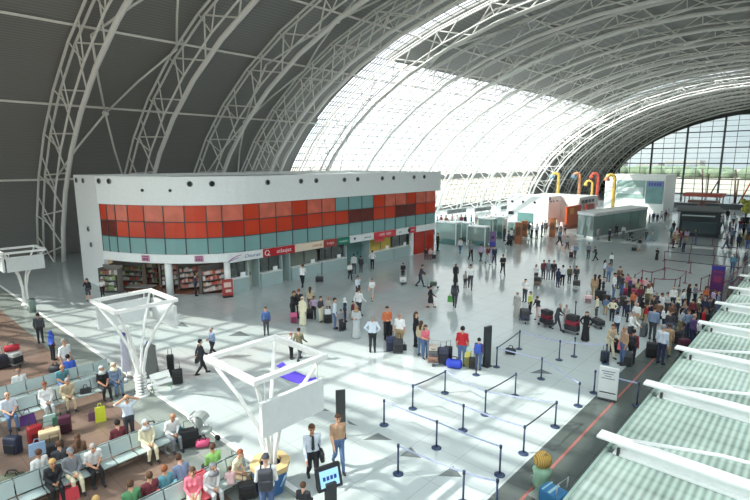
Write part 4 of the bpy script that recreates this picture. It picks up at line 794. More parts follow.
for k, (px, py) in enumerate(((457, 211), (483, 209), (508, 207))):
    r = ray(px, py); f = -50/r[0]; x, y, z = -50, r[1]*f, HC+r[2]*f; o = thing('wall_sign', 'dark hanging sign bar at the far skylight wall, %s from the kiosk' % ORD[k], 'sign', (x, y, z), 0, 'dark sign bars'); MB().box((0, 0, 0), (.15, 6.0, .7)).build('board', M('sign_grey', (112, 118, 118), .5), o)
    b = MB(); [b.tube([(0, q*2.6, -z), (0, q*2.6, -.3)], .06, 6) for q in (-1, 1)]; b.build('post', steel, o)
x, y = at(745, 223)[:2]; o = thing('potted_tree', 'tall yellow green plant in a pot by the far crowd', 'plant', (x, y, 0)); MB().lathe((0, 0, 0), [(.5, 0), (.65, .9), (.55, .85)], 12).build('pot', dark, o); MB().tube([(0, 0, .8), (0, 0, 2.6)], .12, 6).build('trunk', M('bark', (96, 76, 60)), o)
b = MB(); rg = random.Random(5); [b.ball((rg.uniform(-.6, .6), rg.uniform(-.6, .6), 1.9+rg.random()*1.6), .45, 0, 7, 5) for _ in range(9)]; b.build('foliage', M('foliage_yellow', (176, 176, 84), .8, 0, .3), o)
# ------------------------------------------------------------------ people
def sdf_body(caps, res=.021, k=.022):
    A_ = np.array([c[0] for c in caps]); B_ = np.array([c[1] for c in caps]); ra = np.array([c[2] for c in caps]); rb = np.array([c[3] for c in caps]); mt = [c[4] for c in caps]
    mx = np.maximum(ra, rb)[:, None]; lo = np.minimum(A_-mx, B_-mx).min(0)-.05; hi = np.maximum(A_+mx, B_+mx).max(0)+.05
    n = np.ceil((hi-lo)/res).astype(int)+1; g = [lo[i]+res*np.arange(n[i]) for i in range(3)]; P = np.stack(np.meshgrid(*g, indexing='ij'), -1)
    def dist(p, i):
        ba = B_[i]-A_[i]; q = p-A_[i]; h = np.clip((q @ ba)/max(1e-9, ba @ ba), 0, 1); return np.linalg.norm(q-h[..., None]*ba, axis=-1)-(ra[i]+(rb[i]-ra[i])*h)
    d = None
    for i in range(len(caps)):
        e = dist(P, i)
        if d is None: d = e
        else: h = np.clip(.5+.5*(e-d)/k, 0, 1); d = e*(1-h)+d*h-k*h*(1-h)
    s = d < 0; c = np.zeros(np.array(d.shape)-1); cr = np.zeros(c.shape+(3,)); cnt = np.zeros(c.shape)
    sl = lambda o: tuple(slice(o[i], d.shape[i]-1+o[i]) for i in range(3))
    cs = [(x, y, z) for x in (0, 1) for y in (0, 1) for z in (0, 1)]
    for a in cs:
        for ax in range(3):
            if a[ax]: continue
            b = list(a); b[ax] = 1; da, db = d[sl(a)], d[sl(b)]; x = (da < 0) != (db < 0); t = np.where(x, da/np.where(x, da-db, 1), 0)
            pos = np.zeros(c.shape+(3,)); pos[:] = a; pos[..., ax] += t; cr += pos*x[..., None]; cnt += x
    m = cnt > 0; idx = -np.ones(c.shape, int); idx[m] = np.arange(m.sum()); ii = np.argwhere(m); V = lo+res*(ii+cr[m]/cnt[m][:, None]); Fs = []
    for ax in range(3):
        u, v = (ax+1) % 3, (ax+2) % 3
        s0 = [slice(None)]*3; s1 = [slice(None)]*3; s0[ax] = slice(0, -1); s1[ax] = slice(1, None)
        x = s[tuple(s0)] != s[tuple(s1)]; sg_ = s[tuple(s0)]
        for e in np.argwhere(x):
            if e[u] < 1 or e[v] < 1 or e[u] >= c.shape[u] or e[v] >= c.shape[v]: continue
            q = []
            for (du, dv) in ((-1, -1), (0, -1), (0, 0), (-1, 0)):
                w_ = e.copy(); w_[u] += du; w_[v] += dv; q.append(int(idx[tuple(w_)]))
            Fs.append(q if sg_[tuple(e)] else q[::-1])
    ctr = V[np.array(Fs)].mean(1); D = np.stack([dist(ctr, i) for i in range(len(caps))], 0); fm_ = np.array(mt)[D.argmin(0)]
    return V, Fs, fm_, ctr
SKIN, TOP, BOT, SHOE, FORE, CALF, EYE, LIP = range(8)
HANDS = {}
def figure(kind='stand', arms='down', fem=False, skirt=0, lean=0.0, turn=0.0):
    """body mesh facing +X, feet or seat at the origin; returns mesh and the head centre"""
    C_ = []; add = lambda a, b, ra, rb, m: C_.append((a, b, ra, rb, m)); sh = .165 if fem else .185; hp = .10 if fem else .09
    def v(x, y, z): return np.array([x, y, z], float)
    sit = kind == 'sit'; hz = .55 if sit else .93; dx = lean
    hip = v(0, 0, hz); T = lambda x, y, z: v(x+dx*(z-.93)/.5, y, z-.93+hz)     # torso point given by standing height
    for y in (-1, 1):
        add(T(0, y*.075, 1.36), T(0, y*.06, 1.1), .105 if not fem else .092, .098 if not fem else .085, TOP); add(T(0, y*.06, 1.1), T(-.005, y*.075, .99), .1 if not fem else .088, .115, TOP)
        add(T(0, y*hp*.8, .97), T(0, y*hp*.9, .9), .118, .115, BOT); add(T(0, y*.06, 1.42), T(0, y*sh, 1.41), .07, .07, TOP)
        if fem: add(T(.07, y*.065, 1.27), T(.06, y*.065, 1.25), .065, .065, TOP)
        # legs
        if sit: kn, an = v(.43, y*.11, .5), v(.42+.05*y, y*.12, .09)
        elif kind == 'walk': s_ = y; kn, an = v(.14 if s_ > 0 else -.02, y*.085, .5), (v(.27, y*.08, .1) if s_ > 0 else v(-.3, y*.08, .17))
        else: kn, an = v(.015, y*.095, .5), v(-.01, y*.105, .09)
        h0 = v(0, y*hp, hz-.03)
        add(h0, kn, .098, .066, BOT); add(kn, kn+(an-kn)*.35, .064, .064, CALF); add(kn+(an-kn)*.3, an, .063, .046, CALF)
        up = .02 if (kind == 'walk' and y < 0) else 0
        add(an+v(-.03, 0, -.035), an+v(.15, 0, -.045-up), .046, .04, SHOE)
        # arms
        S = T(0, y*sh, 1.41)
        E, W = {'down': (T(-.02, y*(sh+.05), 1.14), T(.06, y*(sh+.05), .89)), 'bent': (T(-.03, y*(sh+.05), 1.13), T(.22, y*.12, 1.12)), 'front': (T(.12, y*(sh+.04), 1.16), T(.38, y*.16, 1.05)),
                'hip': (T(-.06, y*(sh+.16), 1.18), T(.04, y*(sh+.0), 1.0)), 'head': (T(.0, y*(sh+.2), 1.5), T(.06, y*.12, 1.66)), 'lap': (T(.04, y*(sh+.05), 1.16), T(.28, y*.07, 1.02)),
                'swing': (T(-.02-.1*y, y*(sh+.04), 1.15), T(.1-.26*y, y*(sh+.04), .95)), 'phone': ((T(-.02, y*(sh+.05), 1.14), T(.06, y*(sh+.05), .89)) if y > 0 else (T(.1, y*(sh+.08), 1.2), T(.12, y*.13, 1.56)))}[arms]
        add(S, E, .058, .048, TOP); add(E, E+(W-E)*.5, .046, .042, FORE); add(E+(W-E)*.4, W, .042, .034, FORE)
        dirn = (W-E)/np.linalg.norm(W-E); Hn = W+dirn*.075; add(W+dirn*.02, Hn, .032, .03, SKIN); HANDS[y] = (W, dirn)
    add(T(0, 0, 1.44), T(.015, 0, 1.54), .058, .052, SKIN); hc = T(.02, 0, 1.64)
    if lean > .05: hc = hc+v(.02, 0, -.01)
    add(hc+v(-.02, 0, .03), hc+v(-.01, 0, .045), .088, .09, SKIN); add(hc+v(.03, 0, -.03), hc+v(.045, 0, -.06), .07, .05, SKIN); add(hc+v(.095, 0, .0), hc+v(.112, 0, -.02), .014, .018, SKIN)
    for y in (-1, 1): add(hc+v(-.01, y*.088, .01), hc+v(-.015, y*.095, -.02), .018, .015, SKIN)
    if skirt:
        z1 = .1 if skirt == 2 else .5
        if sit:
            for q in (0, .5, 1): add(v(.0, -.12+.24*q, .52), v(.42, -.13+.26*q, .48), .1, .09, BOT); add(v(.42, -.13+.26*q, .46), v(.44, -.14+.28*q, .18 if skirt == 2 else .35), .09, .1, BOT)
        else:
            for a in range(0, 360, 45): add(v(0, 0, hz)+v(.05*math.cos(R(a)), .06*math.sin(R(a)), 0), v(.13*math.cos(R(a)), .15*math.sin(R(a)), z1), .1, .09, BOT)
    V, Fs, fm_, ctr = sdf_body(C_)
    for y in (-1, 1):
        e = hc+v(.078, y*.034, .015); d = np.linalg.norm(ctr-e, axis=1); fm_[(d < .021) & (fm_ == SKIN)] = EYE
    d = np.linalg.norm((ctr-(hc+v(.085, 0, -.062)))*np.array([1, .6, 1.6]), axis=1); fm_[(d < .02) & (fm_ == SKIN)] = LIP
    mb = MB(); mb.add([tuple(p) for p in V], Fs); mb.m = [int(x) for x in fm_]; mb.sm = [True]*len(Fs)
    for y in (-1, 1):                                   # five fingers on each hand
        W, dr = HANDS[y]; side = np.cross(dr, v(0, y, 0)+v(0, 0, .001)); side /= np.linalg.norm(side)
        for q, L in enumerate((.062, .074, .07, .054)):
            b0 = W+dr*.085+side*(.022-.0145*q); cv = np.array([0, -y, 0])*.016; mb.tube([tuple(b0), tuple(b0+dr*L*.5+cv*.4), tuple(b0+dr*L+cv*1.5)], .0085, 5, SKIN, r2=.006)
        b0 = W+dr*.03+side*.03; mb.tube([tuple(b0), tuple(b0+dr*.03+side*.02), tuple(b0+dr*.062+side*.022)], .01, 5, SKIN, r2=.007)
    me = bpy.data.meshes.new('person_body'); me.from_pydata(mb.v, [], mb.f)
    for _ in range(8): me.materials.append(None)
    me.polygons.foreach_set('material_index', mb.m); me.polygons.foreach_set('use_smooth', mb.sm); me.update()
    return me, tuple(hc)
FIG = {}
def fig(key):
    if key not in FIG:
        spec = {'s': ('stand', 'down'), 'sb': ('stand', 'bent'), 'sh': ('stand', 'hip'), 'sp': ('stand', 'phone'), 'w': ('walk', 'swing'), 'wb': ('walk', 'bent'), 'pu': ('walk', 'front', .1), 'st': ('stand', 'front', .06), 'hd': ('stand', 'head'), 'si': ('sit', 'lap'), 'sl': ('sit', 'lap', .16), 'sd': ('sit', 'down', -.05)}
        base = key.rstrip('FKR'); f = 'F' in key; sk = 2 if 'R' in key else (1 if 'K' in key else 0); a = spec[base]
        FIG[key] = figure(a[0], a[1], f, sk, a[2] if len(a) > 2 else 0)
    return FIG[key]
def hair_mesh(style):
    b = MB(); n, m = 16, 9; vs = []; r = (.108, .099, .112) if style != 'scarf' else (.118, .112, .122); keep = []
    for i in range(m+1):
        a = math.pi*i/m
        for j in range(n):
            t = 2*math.pi*j/n; x, y, z = math.sin(a)*math.cos(t), math.sin(a)*math.sin(t), math.cos(a); vs.append((x*r[0]-.018, y*r[1], z*r[2]+.035)); keep.append((x, y, z))
    for i in range(m):
        for j in range(n):
            q = (i*n+j, (i+1)*n+j, (i+1)*n+(j+1) % n, i*n+(j+1) % n); x = sum(keep[k][0] for k in q)/4; z = sum(keep[k][2] for k in q)/4
            ok = {'short': z > .28 or (x < .1 and z > -.5), 'bald': x < -.15 and -.55 < z < .25, 'long': z > .3 or x < .25, 'scarf': z > .35 or x < .45, 'cap': z > .15}[style]
            if ok: b.f.append(q)
    b.v = vs; b.m = [0]*len(b.f); b.sm = [True]*len(b.f)
    if style == 'long': b.tube([(-.06, 0, .03), (-.095, 0, -.08), (-.1, 0, -.2), (-.09, 0, -.3)], .085, 8, r2=.05)
    if style == 'scarf': b.tube([(-.01, 0, -.05), (-.01, 0, -.12), (-.01, 0, -.2)], .085, 12, r2=.17)
    if style == 'cap': b.add([(.06, -.07, .06), (.06, .07, .06), (.17, .05, .045), (.17, -.05, .045), (.06, -.07, .075), (.06, .07, .075), (.17, .05, .055), (.17, -.05, .055)], [(3, 2, 1, 0), (4, 5, 6, 7), (0, 1, 5, 4), (1, 2, 6, 5), (2, 3, 7, 6), (3, 0, 4, 7)])
    us = sorted({k for f in b.f for k in f}); mp_ = {k: i for i, k in enumerate(us)}; b.v = [b.v[k] for k in us]; b.f = [tuple(mp_[k] for k in f) for f in b.f]
    me = bpy.data.meshes.new('hair'); me.from_pydata(b.v, [], b.f); me.materials.append(None)
    me.polygons.foreach_set('use_smooth', [True]*len(b.f)); me.update(); return me
HAIR = {k: hair_mesh(k) for k in ('short', 'bald', 'long', 'scarf', 'cap')}
CL = {'white': (228, 230, 230), 'black': (36, 37, 41), 'navy': (48, 56, 84), 'pale blue': (204, 214, 226), 'grey': (128, 132, 138), 'charcoal': (66, 69, 76), 'red': (184, 38, 48), 'pink': (222, 116, 134), 'pale pink': (222, 188, 190), 'lilac': (190, 170, 200), 'cream': (224, 218, 190), 'beige': (196, 180, 152), 'khaki': (166, 146, 112), 'olive': (104, 100, 76),
      'brown': (118, 88, 70), 'tan': (176, 144, 116), 'orange': (204, 116, 76), 'teal': (96, 150, 164), 'green': (92, 150, 104), 'light green': (150, 206, 116), 'yellow green': (202, 206, 104), 'yellow': (214, 200, 110), 'jeans': (84, 108, 146), 'maroon': (112, 50, 60), 'royal blue': (62, 96, 190), 'blue': (70, 96, 150), 'grey blue': (122, 140, 168), 'purple': (92, 72, 120), 'dark': (48, 50, 56), 'skin': (206, 160, 132), 'pale grey': (190, 196, 198), 'denim': (96, 118, 150), 'silver': (178, 176, 170), 'blond': (190, 156, 100), 'hbrown': (84, 58, 42), 'hblack': (34, 30, 30), 'hgrey': (150, 146, 142), 'auburn': (132, 78, 50)}
SK = [(206, 160, 132), (196, 148, 120), (216, 172, 146), (182, 134, 106)]
eyeM = M('eye_dark', (60, 44, 40), .3); lipM = M('lip', (176, 104, 94), .5)
def cloth(c): return M('cloth_'+c.replace(' ', '_'), CL[c], .85, 0, .12, 9)
PN = [0]
def person(px, py, hy, key, rel, top, bot, hair, label, pos=None, h=None, sleeve=None, calf=None, shoe='dark', group=None, z=0.0):
    x, y = pos or at(px, py)[:2]; sit = key[:2] in ('si', 'sl', 'sd')
    if h is None: h = ztop(x, y, hy)
    h = max(.7, min(1.95, h)); base = 1.76; sc = h/base; me, hc = fig(key); o = bpy.data.objects.new('person', me); COL.objects.link(o); sk = SK[PN[0] % 4]; PN[0] += 1
    skm = M('skin_%d' % sk[0], sk, .55, 0, .05)
    fc = cloth(sleeve) if sleeve and sleeve != 'skin' else (skm if sleeve == 'skin' else cloth(top)); cc = skm if calf == 'skin' else cloth(calf or bot)
    for i, m in enumerate((skm, cloth(top), cloth(bot), cloth(shoe), fc, cc, eyeM, lipM)):
        o.material_slots[i].link = 'OBJECT'; o.material_slots[i].material = m
    o.location = (x, y, z); o.rotation_euler = (0, 0, fwd(x, y, rel)); o.scale = (sc, sc, sc)
    if hair:
        st_, hcol = hair.split(':'); ho = bpy.data.objects.new({'scarf': 'headscarf', 'cap': 'cap'}.get(st_, 'hair'), HAIR[st_]); COL.objects.link(ho); ho.parent = o; ho.location = hc
        ho.material_slots[0].link = 'OBJECT'; ho.material_slots[0].material = cloth(hcol)
    tag(o, label, 'person', group); return o
def S(px, face, row, key, top, bot, hair, label, h=1.68, rel=0, **k):
    x = row+face*.2; lo, hi = 0.5, 9.0
    for _ in range(50):
        m = (lo+hi)/2
        if proj((x, m, .95))[0] < px: lo = m
        else: hi = m
    o = person(0, 0, 0, key, 0, top, bot, hair, label, pos=(x, lo), h=h, **k); o.rotation_euler = (0, 0, (0 if face > 0 else math.pi)+R(rel)); o.location.z = .015; return o
P_ = person
# --- left: by the kiosk and the seating edge
P_(89, 301, 278.5, 'spF', -20, 'black', 'charcoal', 'long:hblack', 'woman in dark clothes standing against the white end wall of the kiosk', calf='skin')
P_(103, 297, 279, 'sbF', -10, 'white', 'black', 'long:auburn', 'woman in white top and black trousers at the bookshop edge', sleeve='skin')
P_(196, 296, 274, 's', 100, 'navy', 'black', 'short:hblack', 'shopper in dark navy standing in the bookshop entrance')
P_(41, 343, 313, 's', 170, 'charcoal', 'dark', 'short:hblack', 'man in dark clothes with hat standing on the brown floor by the farthest sign frame')
P_(53.5, 360, 331, 'sF', 120, 'royal blue', 'black', 'scarf:royal blue', 'person in blue head covering and red shawl on the brown floor', sleeve='maroon')
P_(68, 380, 339, 's', 40, 'white', 'pale grey', 'short:hgrey', 'white haired man in white shirt standing behind the farthest bench', sleeve='skin')
P_(202, 375, 339.5, 'w', 110, 'dark', 'black', 'short:hblack', 'person in dark suit carrying a black briefcase on the sunlit floor')
P_(213, 358, 327.5, 'wb', -60, 'grey blue', 'black', 'short:hgrey', 'man in grey blue shirt walking beside the dark suited person')
P_(266.5, 335, 307, 's', 0, 'blue', 'charcoal', 'short:hbrown', 'person in blue jacket standing alone at the shade edge')
P_(299.5, 361, 328, 'w', 150, 'olive', 'charcoal', 'short:hblack', 'person in olive camouflage jacket walking with a shoulder bag')
P_(291.5, 359, 333, 'sbF', 60, 'white', 'black', 'short:auburn', 'person in white top partly behind the olive jacket')
P_(313, 483.5, 424.5, 'w', 10, 'pale blue', 'black', 'short:hbrown', 'man walking in pale blue white shirt with dark tie and shoulder bag')
P_(338.5, 469, 414.5, 'w', 15, 'tan', 'jeans', 'short:hbrown', 'man in tan shirt and jeans walking before the black totem', sleeve='skin')
P_(130.5, 441, 395, 'hd', 10, 'pale blue', 'charcoal', 'bald:hgrey', 'balding man in pale blue shirt standing with both hands at his head', sleeve='skin')
P_(268, 521, 454, 'sb', 175, 'white', 'jeans', 'cap:charcoal', 'person in dark cap and jeans standing before the blue drum, seen from behind')
# tie and shoulder bag, dark backpack
x, y = at(313, 483.5)[:2]; a = fwd(x, y, 10)
o = thing('messenger_bag', 'black bag hanging at the hip of the man with the tie', 'bag', (x+.28*math.cos(a+1.25), y+.28*math.sin(a+1.25), .78), a); MB().rbox((0, 0, .15), (.36, .12, .3), .04).build('body', M('case_40_42_46', BLK), o); b = MB(); b.tube([(-.02, 0, .3), (-.06, -.12, .55), (-.02, -.34, .84)], .016, 5); b.build('strap', dark, o)
o = MB().add([(.142, -.03, 1.5), (.142, .03, 1.5), (.15, .045, 1.12), (.15, 0, 1.06), (.15, -.045, 1.12), (.128, -.03, 1.5), (.128, .03, 1.5), (.13, .045, 1.12), (.13, 0, 1.06), (.13, -.045, 1.12)], [(4, 3, 2, 1, 0), (5, 6, 7, 8, 9), (0, 1, 6, 5), (1, 2, 7, 6), (2, 3, 8, 7), (3, 4, 9, 8), (4, 0, 5, 9)]).build('necktie', cloth('dark'), [q for q in bpy.data.objects if q.get('label', '').startswith('man walking in pale blue white')][0])
def backpack(label_start, c, lab, z=1.02, sz=(.18, .32, .46)):
    p = [q for q in bpy.data.objects if q.get('label', '').startswith(label_start)][0]; s_ = p.scale[0]; a = p.rotation_euler.z
    o = thing('backpack', lab, 'backpack', (p.location.x-.2*s_*math.cos(a), p.location.y-.2*s_*math.sin(a), z*s_), a); o.scale = (s_,)*3; MB().rbox((0, 0, sz[2]/2), sz, .06).build('body', cloth(c), o); MB().rbox((-sz[0]/2-.02, 0, sz[2]*.32), (.06, sz[1]*.8, sz[2]*.5), .02).build('pocket', cloth(c), o)
    b = MB(); [b.tube([(.08, q*.11, sz[2]-.05), (.2, q*.12, sz[2]), (.31, q*.13, .25), (.2, q*.15, .05)], .016, 5) for q in (-1, 1)]; b.build('strap', dark, o)
backpack('person in dark cap', 'charcoal', 'dark grey backpack on the person in the dark cap', 1.0, (.2, .34, .5))
# --- seating area
S(19, -1, -23.15, 'si', 'white', 'beige', 'bald:hgrey', 'balding man in white shirt seated with his back to the viewer on the farthest bench')
S(70, -1, -23.15, 'sl', 'royal blue', 'jeans', 'short:hblack', 'person in royal blue top leaning forward on the farthest bench')
S(61, 1, -22.95, 'sl', 'teal', 'jeans', 'bald:hgrey', 'man in teal top reading a paper on the farthest bench', sleeve='skin')
S(8, 1, -21.35, 'si', 'pale blue', 'jeans', 'bald:hgrey', 'man in pale blue shirt and jeans seated behind the navy suitcase', sleeve='skin')
S(45, 1, -21.35, 'siF', 'white', 'pale grey', 'short:auburn', 'elderly woman in white blouse seated among the luggage')
S(66, 1, -21.35, 'sl', 'beige', 'beige', 'short:hgrey', 'elderly man all in beige leaning forward beside the maroon suitcase')
S(102, 1, -21.35, 'siF', 'black', 'black', 'scarf:pale grey', 'woman in black top and pale headscarf above the yellow green bag', sleeve='skin')
S(114, 1, -21.35, 'siF', 'grey blue', 'denim', 'scarf:cream', 'woman in grey patterned top at the end of the luggage bench row')
S(38, -1, -15.95, 'sd', 'white', 'beige', 'short:hbrown', 'man in white shirt slumped back on the middle bench facing away', rel=20)
S(60, -1, -15.95, 'si', 'charcoal', 'dark', 'short:hbrown', 'person in charcoal with short brown hair facing away on the middle bench')
S(78, -1, -15.95, 'siF', 'brown', 'charcoal', 'long:hbrown', 'person in brown patterned top facing away on the middle bench')
S(118, -1, -15.95, 'si', 'maroon', 'denim', 'short:hblack', 'dark haired person in maroon facing away near the end of the middle bench')
S(51, 1, -15.7, 'slF', 'dark', 'black', 'long:blond', 'blonde woman in dark brown bending forward on the middle bench')
S(71, 1, -15.7, 'si', 'grey', 'cream', 'cap:grey', 'man in grey jacket, cap and cream trousers on the middle bench')
S(91, 1, -15.7, 'sl', 'white', 'black', 'short:hgrey', 'man in white shirt and black trousers leaning his head on his hand', sleeve='skin')
S(146, 1, -15.7, 'si', 'cream', 'cream', 'scarf:pale grey', 'person in pale jacket and cream trousers asleep near the empty middle seat')
S(170, 1, -15.7, 'sl', 'white', 'grey', 'bald:hgrey', 'bald man in white shirt at the far end of the middle bench')
S(131, -1, -12.45, 'si', 'green', 'dark', 'short:hbrown', 'person in green t-shirt facing away on the nearest bench', sleeve='skin')
S(165, -1, -12.45, 'siF', 'teal', 'red', 'short:auburn', 'person in teal top with red bag facing away on the nearest bench')
S(183, -1, -12.45, 'sl', 'grey blue', 'teal', 'short:hbrown', 'person in grey blue checked shirt lying back on the nearest bench')
S(213, -1, -12.45, 'si', 'light green', 'dark', 'short:hbrown', 'person in light green t-shirt facing away at the far end of the nearest bench', sleeve='skin')
S(150, -1, -12.45, 'si', 'maroon', 'dark', 'short:hbrown', 'person in maroon beside the green t-shirt on the nearest bench')
S(193, 1, -12.2, 'siF', 'pink', 'cream', 'long:hbrown', 'long haired woman in pink on the nearest bench', rel=-30)
S(233, 1, -12.2, 'slF', 'cream', 'beige', 'short:auburn', 'person in cream patterned top holding the child', rel=30, sleeve='skin')
S(230, 1, -11.78, 'si', 'pale pink', 'pale pink', 'short:hbrown', 'small child in pale pink on the lap of the cream patterned top', h=1.0, rel=150).location.z = .33
S(209, 1, -12.2, 'sl', 'white', 'pale grey', 'scarf:grey', 'person in white with grey head covering between the pink and cream tops')
S(97, -1, -12.45, 'siF', 'beige', 'beige', 'short:blond', 'blond person whose head shows at the lower edge of the nearest bench')
P_(304, 522, 492, 'siF', 160, 'dark', 'dark', 'short:hbrown', 'seated dark clothed person at the lower edge beside the information screen', h=1.5)
# --- waiting group nearest the kiosk counters
K_ = 'in the waiting group before the counters'
P_(293, 322, 288.5, 'st', 60, 'black', 'black', 'short:hbrown', 'person in black beside the pink suitcase')
P_(299.5, 319, 289, 's', 150, 'dark', 'dark', 'short:auburn', 'person in dark clothes behind the cream robe')
P_(303, 325, 297, 'sR', -30, 'cream', 'cream', 'scarf:cream', 'person in long cream robe before the counters', shoe='cream')
P_(310.5, 312, 287, 'sF', 170, 'beige', 'brown', 'long:hbrown', 'person with long brown hair behind the lilac shirt')
P_(314, 319, 296, 'sh', -20, 'lilac', 'black', 'short:hbrown', 'person in lilac shirt and black trousers')
P_(321, 322, 296.5, 'sb', 50, 'charcoal', 'cream', 'short:hblack', 'person in dark top and cream trousers beside the white bag')
P_(328.5, 318, 297, 'sF', 0, 'silver', 'dark', 'long:blond', 'blond person behind the black suitcase with white bag')
P_(335, 329, 298, 's', 90, 'pale blue', 'jeans', 'short:hblack', 'man in pale blue shirt and jeans before the counters')
P_(341, 331, 309.5, 's', 20, 'grey', 'charcoal', 'short:hblack', 'child in grey beside the man in jeans')
P_(345, 322, 298, 'sF', 100, 'navy', 'navy', 'scarf:white', 'person in navy with white headscarf')
P_(353, 320, 301, 'sF', 60, 'maroon', 'dark', 'short:hblack', 'small person in maroon behind the pale robe')
P_(359, 318, 288, 'w', 140, 'white', 'charcoal', 'short:hbrown', 'person in white walking behind the pale robe')
P_(356.5, 338, 305.5, 'sbR', -20, 'pale grey', 'pale grey', 'scarf:tan', 'person in pale grey robe standing near the shade edge', shoe='pale grey')
P_(302.5, 288, 264.5, 'pu', 160, 'white', 'black', 'short:hbrown', 'person in white shirt leaning on the cream sign counter')
P_(358, 297, 276, 'w', 30, 'pale blue', 'dark', 'short:hblack', 'person in pale blue shirt walking out from the white sign counter')
P_(372, 300.5, 278.5, 'wF', -10, 'white', 'silver', 'long:hbrown', 'woman in white top walking towards the concourse', sleeve='skin', calf='skin')
P_(350, 280, 262.5, 'wb', 20, 'white', 'black', 'short:hbrown', 'person in white with a bag by the passage')
P_(354, 274, 254, 's', 175, 'pale grey', 'charcoal', 'short:hblack', 'person in pale grey facing the passage')
P_(361, 272.5, 256, 's', 170, 'charcoal', 'charcoal', 'short:hblack', 'person in charcoal facing the passage')
P_(372.3, 269, 250.5, 'sh', 160, 'white', 'black', 'short:hbrown', 'man in white shirt standing below the yellow posters')
P_(403, 279, 262.5, 'pu', 0, 'dark', 'dark', 'short:hblack', 'dark clothed person pushing the trolley with white boxes')
P_(420, 287, 264.5, 'pu', 80, 'charcoal', 'charcoal', 'short:hblack', 'man in charcoal pushing the small trolley')
P_(426, 259, 247, 'siF', 0, 'dark', 'dark', 'short:hblack', 'dark clothed person sitting by the red end wall', h=1.5)
P_(430.5, 259, 246, 'siF', -10, 'pale pink', 'charcoal', 'short:hbrown', 'person in pale pink sitting by the red end wall', h=1.5)
# --- line with luggage on the light edge
P_(372.5, 352.5, 314.5, 'sh', 170, 'pale blue', 'black', 'short:hgrey', 'man in pale blue shirt and black trousers seen from behind')
P_(387, 340, 306.5, 'sb', 20, 'orange', 'black', 'short:hblack', 'person in orange top with black luggage')
P_(399.5, 349.5, 312.5, 's', -20, 'white', 'khaki', 'short:hgrey', 'man in white shirt and khaki trousers with two suitcases', sleeve='skin')
P_(415.5, 346.5, 312, 'sbF', 70, 'black', 'black', 'long:hbrown', 'woman in black standing right of the khaki trousers')
P_(420.5, 356, 321, 'sF', 150, 'beige', 'denim', 'long:hbrown', 'woman in beige cardigan and jeans with long hair')
P_(425, 358.5, 325, 'sbF', 30, 'pink', 'jeans', 'long:hbrown', 'woman in pink top and jeans beside the beige cardigan', sleeve='skin')
P_(461.5, 366, 325.5, 's', 172, 'red', 'jeans', 'short:hblack', 'person in red t-shirt and jeans behind the blue duffel bag', sleeve='skin')
P_(478, 370, 338, 'sF', 165, 'purple', 'jeans', 'short:hblack', 'person in jeans wearing the bright blue backpack')
backpack('person in jeans wearing the bright', 'royal blue', 'bright blue backpack on the person beside the yellow suitcase')
# --- open floor
P_(455.5, 282.5, 264, 'sR', 10, 'black', 'black', 'scarf:black', 'person in long black robe and black headscarf on the open floor')
P_(454.5, 308, 281, 'wF', 175, 'charcoal', 'charcoal', 'long:hblack', 'person in charcoal carrying the green bag')
P_(465, 288, 271.5, 's', 20, 'silver', 'charcoal', 'short:hblack', 'child walking beside the man in white on the open floor')
P_(470, 289.5, 264.5, 'w', 5, 'white', 'charcoal', 'short:hblack', 'man in white shirt walking with a child on the open floor')
P_(502.5, 274.5, 254.5, 'wb', 20, 'dark', 'dark', 'short:hblack', 'person in dark clothes with shoulder bag right of the trio walking')
P_(430.5, 308, 285.5, 'wK', 100, 'black', 'black', 'short:hblack', 'person in long black coat walking with hand luggage', calf='skin')
P_(437.5, 251, 231.5, 'sb', 60, 'dark', 'black', 'short:hblack', 'person in dark clothes just past the kiosk corner')
P_(460, 254, 238, 'w', 160, 'white', 'jeans', 'short:hbrown', 'person in white top and jeans near the first glass booth')
P_(470.5, 261, 239.5, 'w', 20, 'grey', 'black', 'short:hgrey', 'person in grey shirt walking near the glass booths')
P_(480.5, 262, 244, 'w', 150, 'lilac', 'charcoal', 'short:hblack', 'person in lilac, first of the trio walking near the lilac banner')
P_(487.5, 264.5, 245.5, 'wF', 30, 'maroon', 'pale grey', 'short:hblack', 'person in maroon, middle of the trio walking near the lilac banner')
P_(494, 264.5, 246, 'w', 20, 'navy', 'navy', 'short:hblack', 'person in navy, last of the trio walking near the lilac banner')
P_(508, 246, 231, 'w', 80, 'charcoal', 'black', 'short:hblack', 'person in charcoal pulling a case past the glass booths')
P_(559, 245.5, 223, 'w', 60, 'grey blue', 'charcoal', 'short:hblack', 'person striding in grey blue before the white pavilion')
P_(567, 249.5, 236, 'w', 40, 'pale grey', 'charcoal', 'short:hblack', 'person in pale grey walking before the orange portal')
P_(574.5, 259, 243.5, 'pu', 150, 'grey blue', 'charcoal', 'short:hgrey', 'person in grey blue pulling the dark red case')
P_(588, 259, 243, 's', -20, 'grey', 'charcoal', 'short:hblack', 'person in grey standing before the glazed shop')
P_(595.5, 261, 246.5, 'pu', -70, 'dark', 'black', 'short:hblack', 'stooping dark figure before the glazed shop')
P_(611, 266, 253, 's', 160, 'white', 'charcoal', 'short:hblack', 'person in white with black hair above the waiting crowd')
P_(609, 241, 228.5, 's', 60, 'navy', 'black', 'short:hblack', 'person in navy walking past the glazed shop')
P_(616, 236, 224, 'w', 30, 'dark', 'maroon', 'short:hblack', 'person in dark top and maroon by the glazed shop corner')
P_(623, 238, 227, 's', 0, 'white', 'grey', 'short:hbrown', 'person in white bending by the glazed shop', h=1.6)
P_(639, 251, 237.5, 'w', -40, 'black', 'silver', 'short:hblack', 'person in black pulling the small black case', calf='skin')
P_(645.5, 240.5, 230, 'w', 160, 'charcoal', 'charcoal', 'short:hblack', 'person in charcoal beyond the small black case')
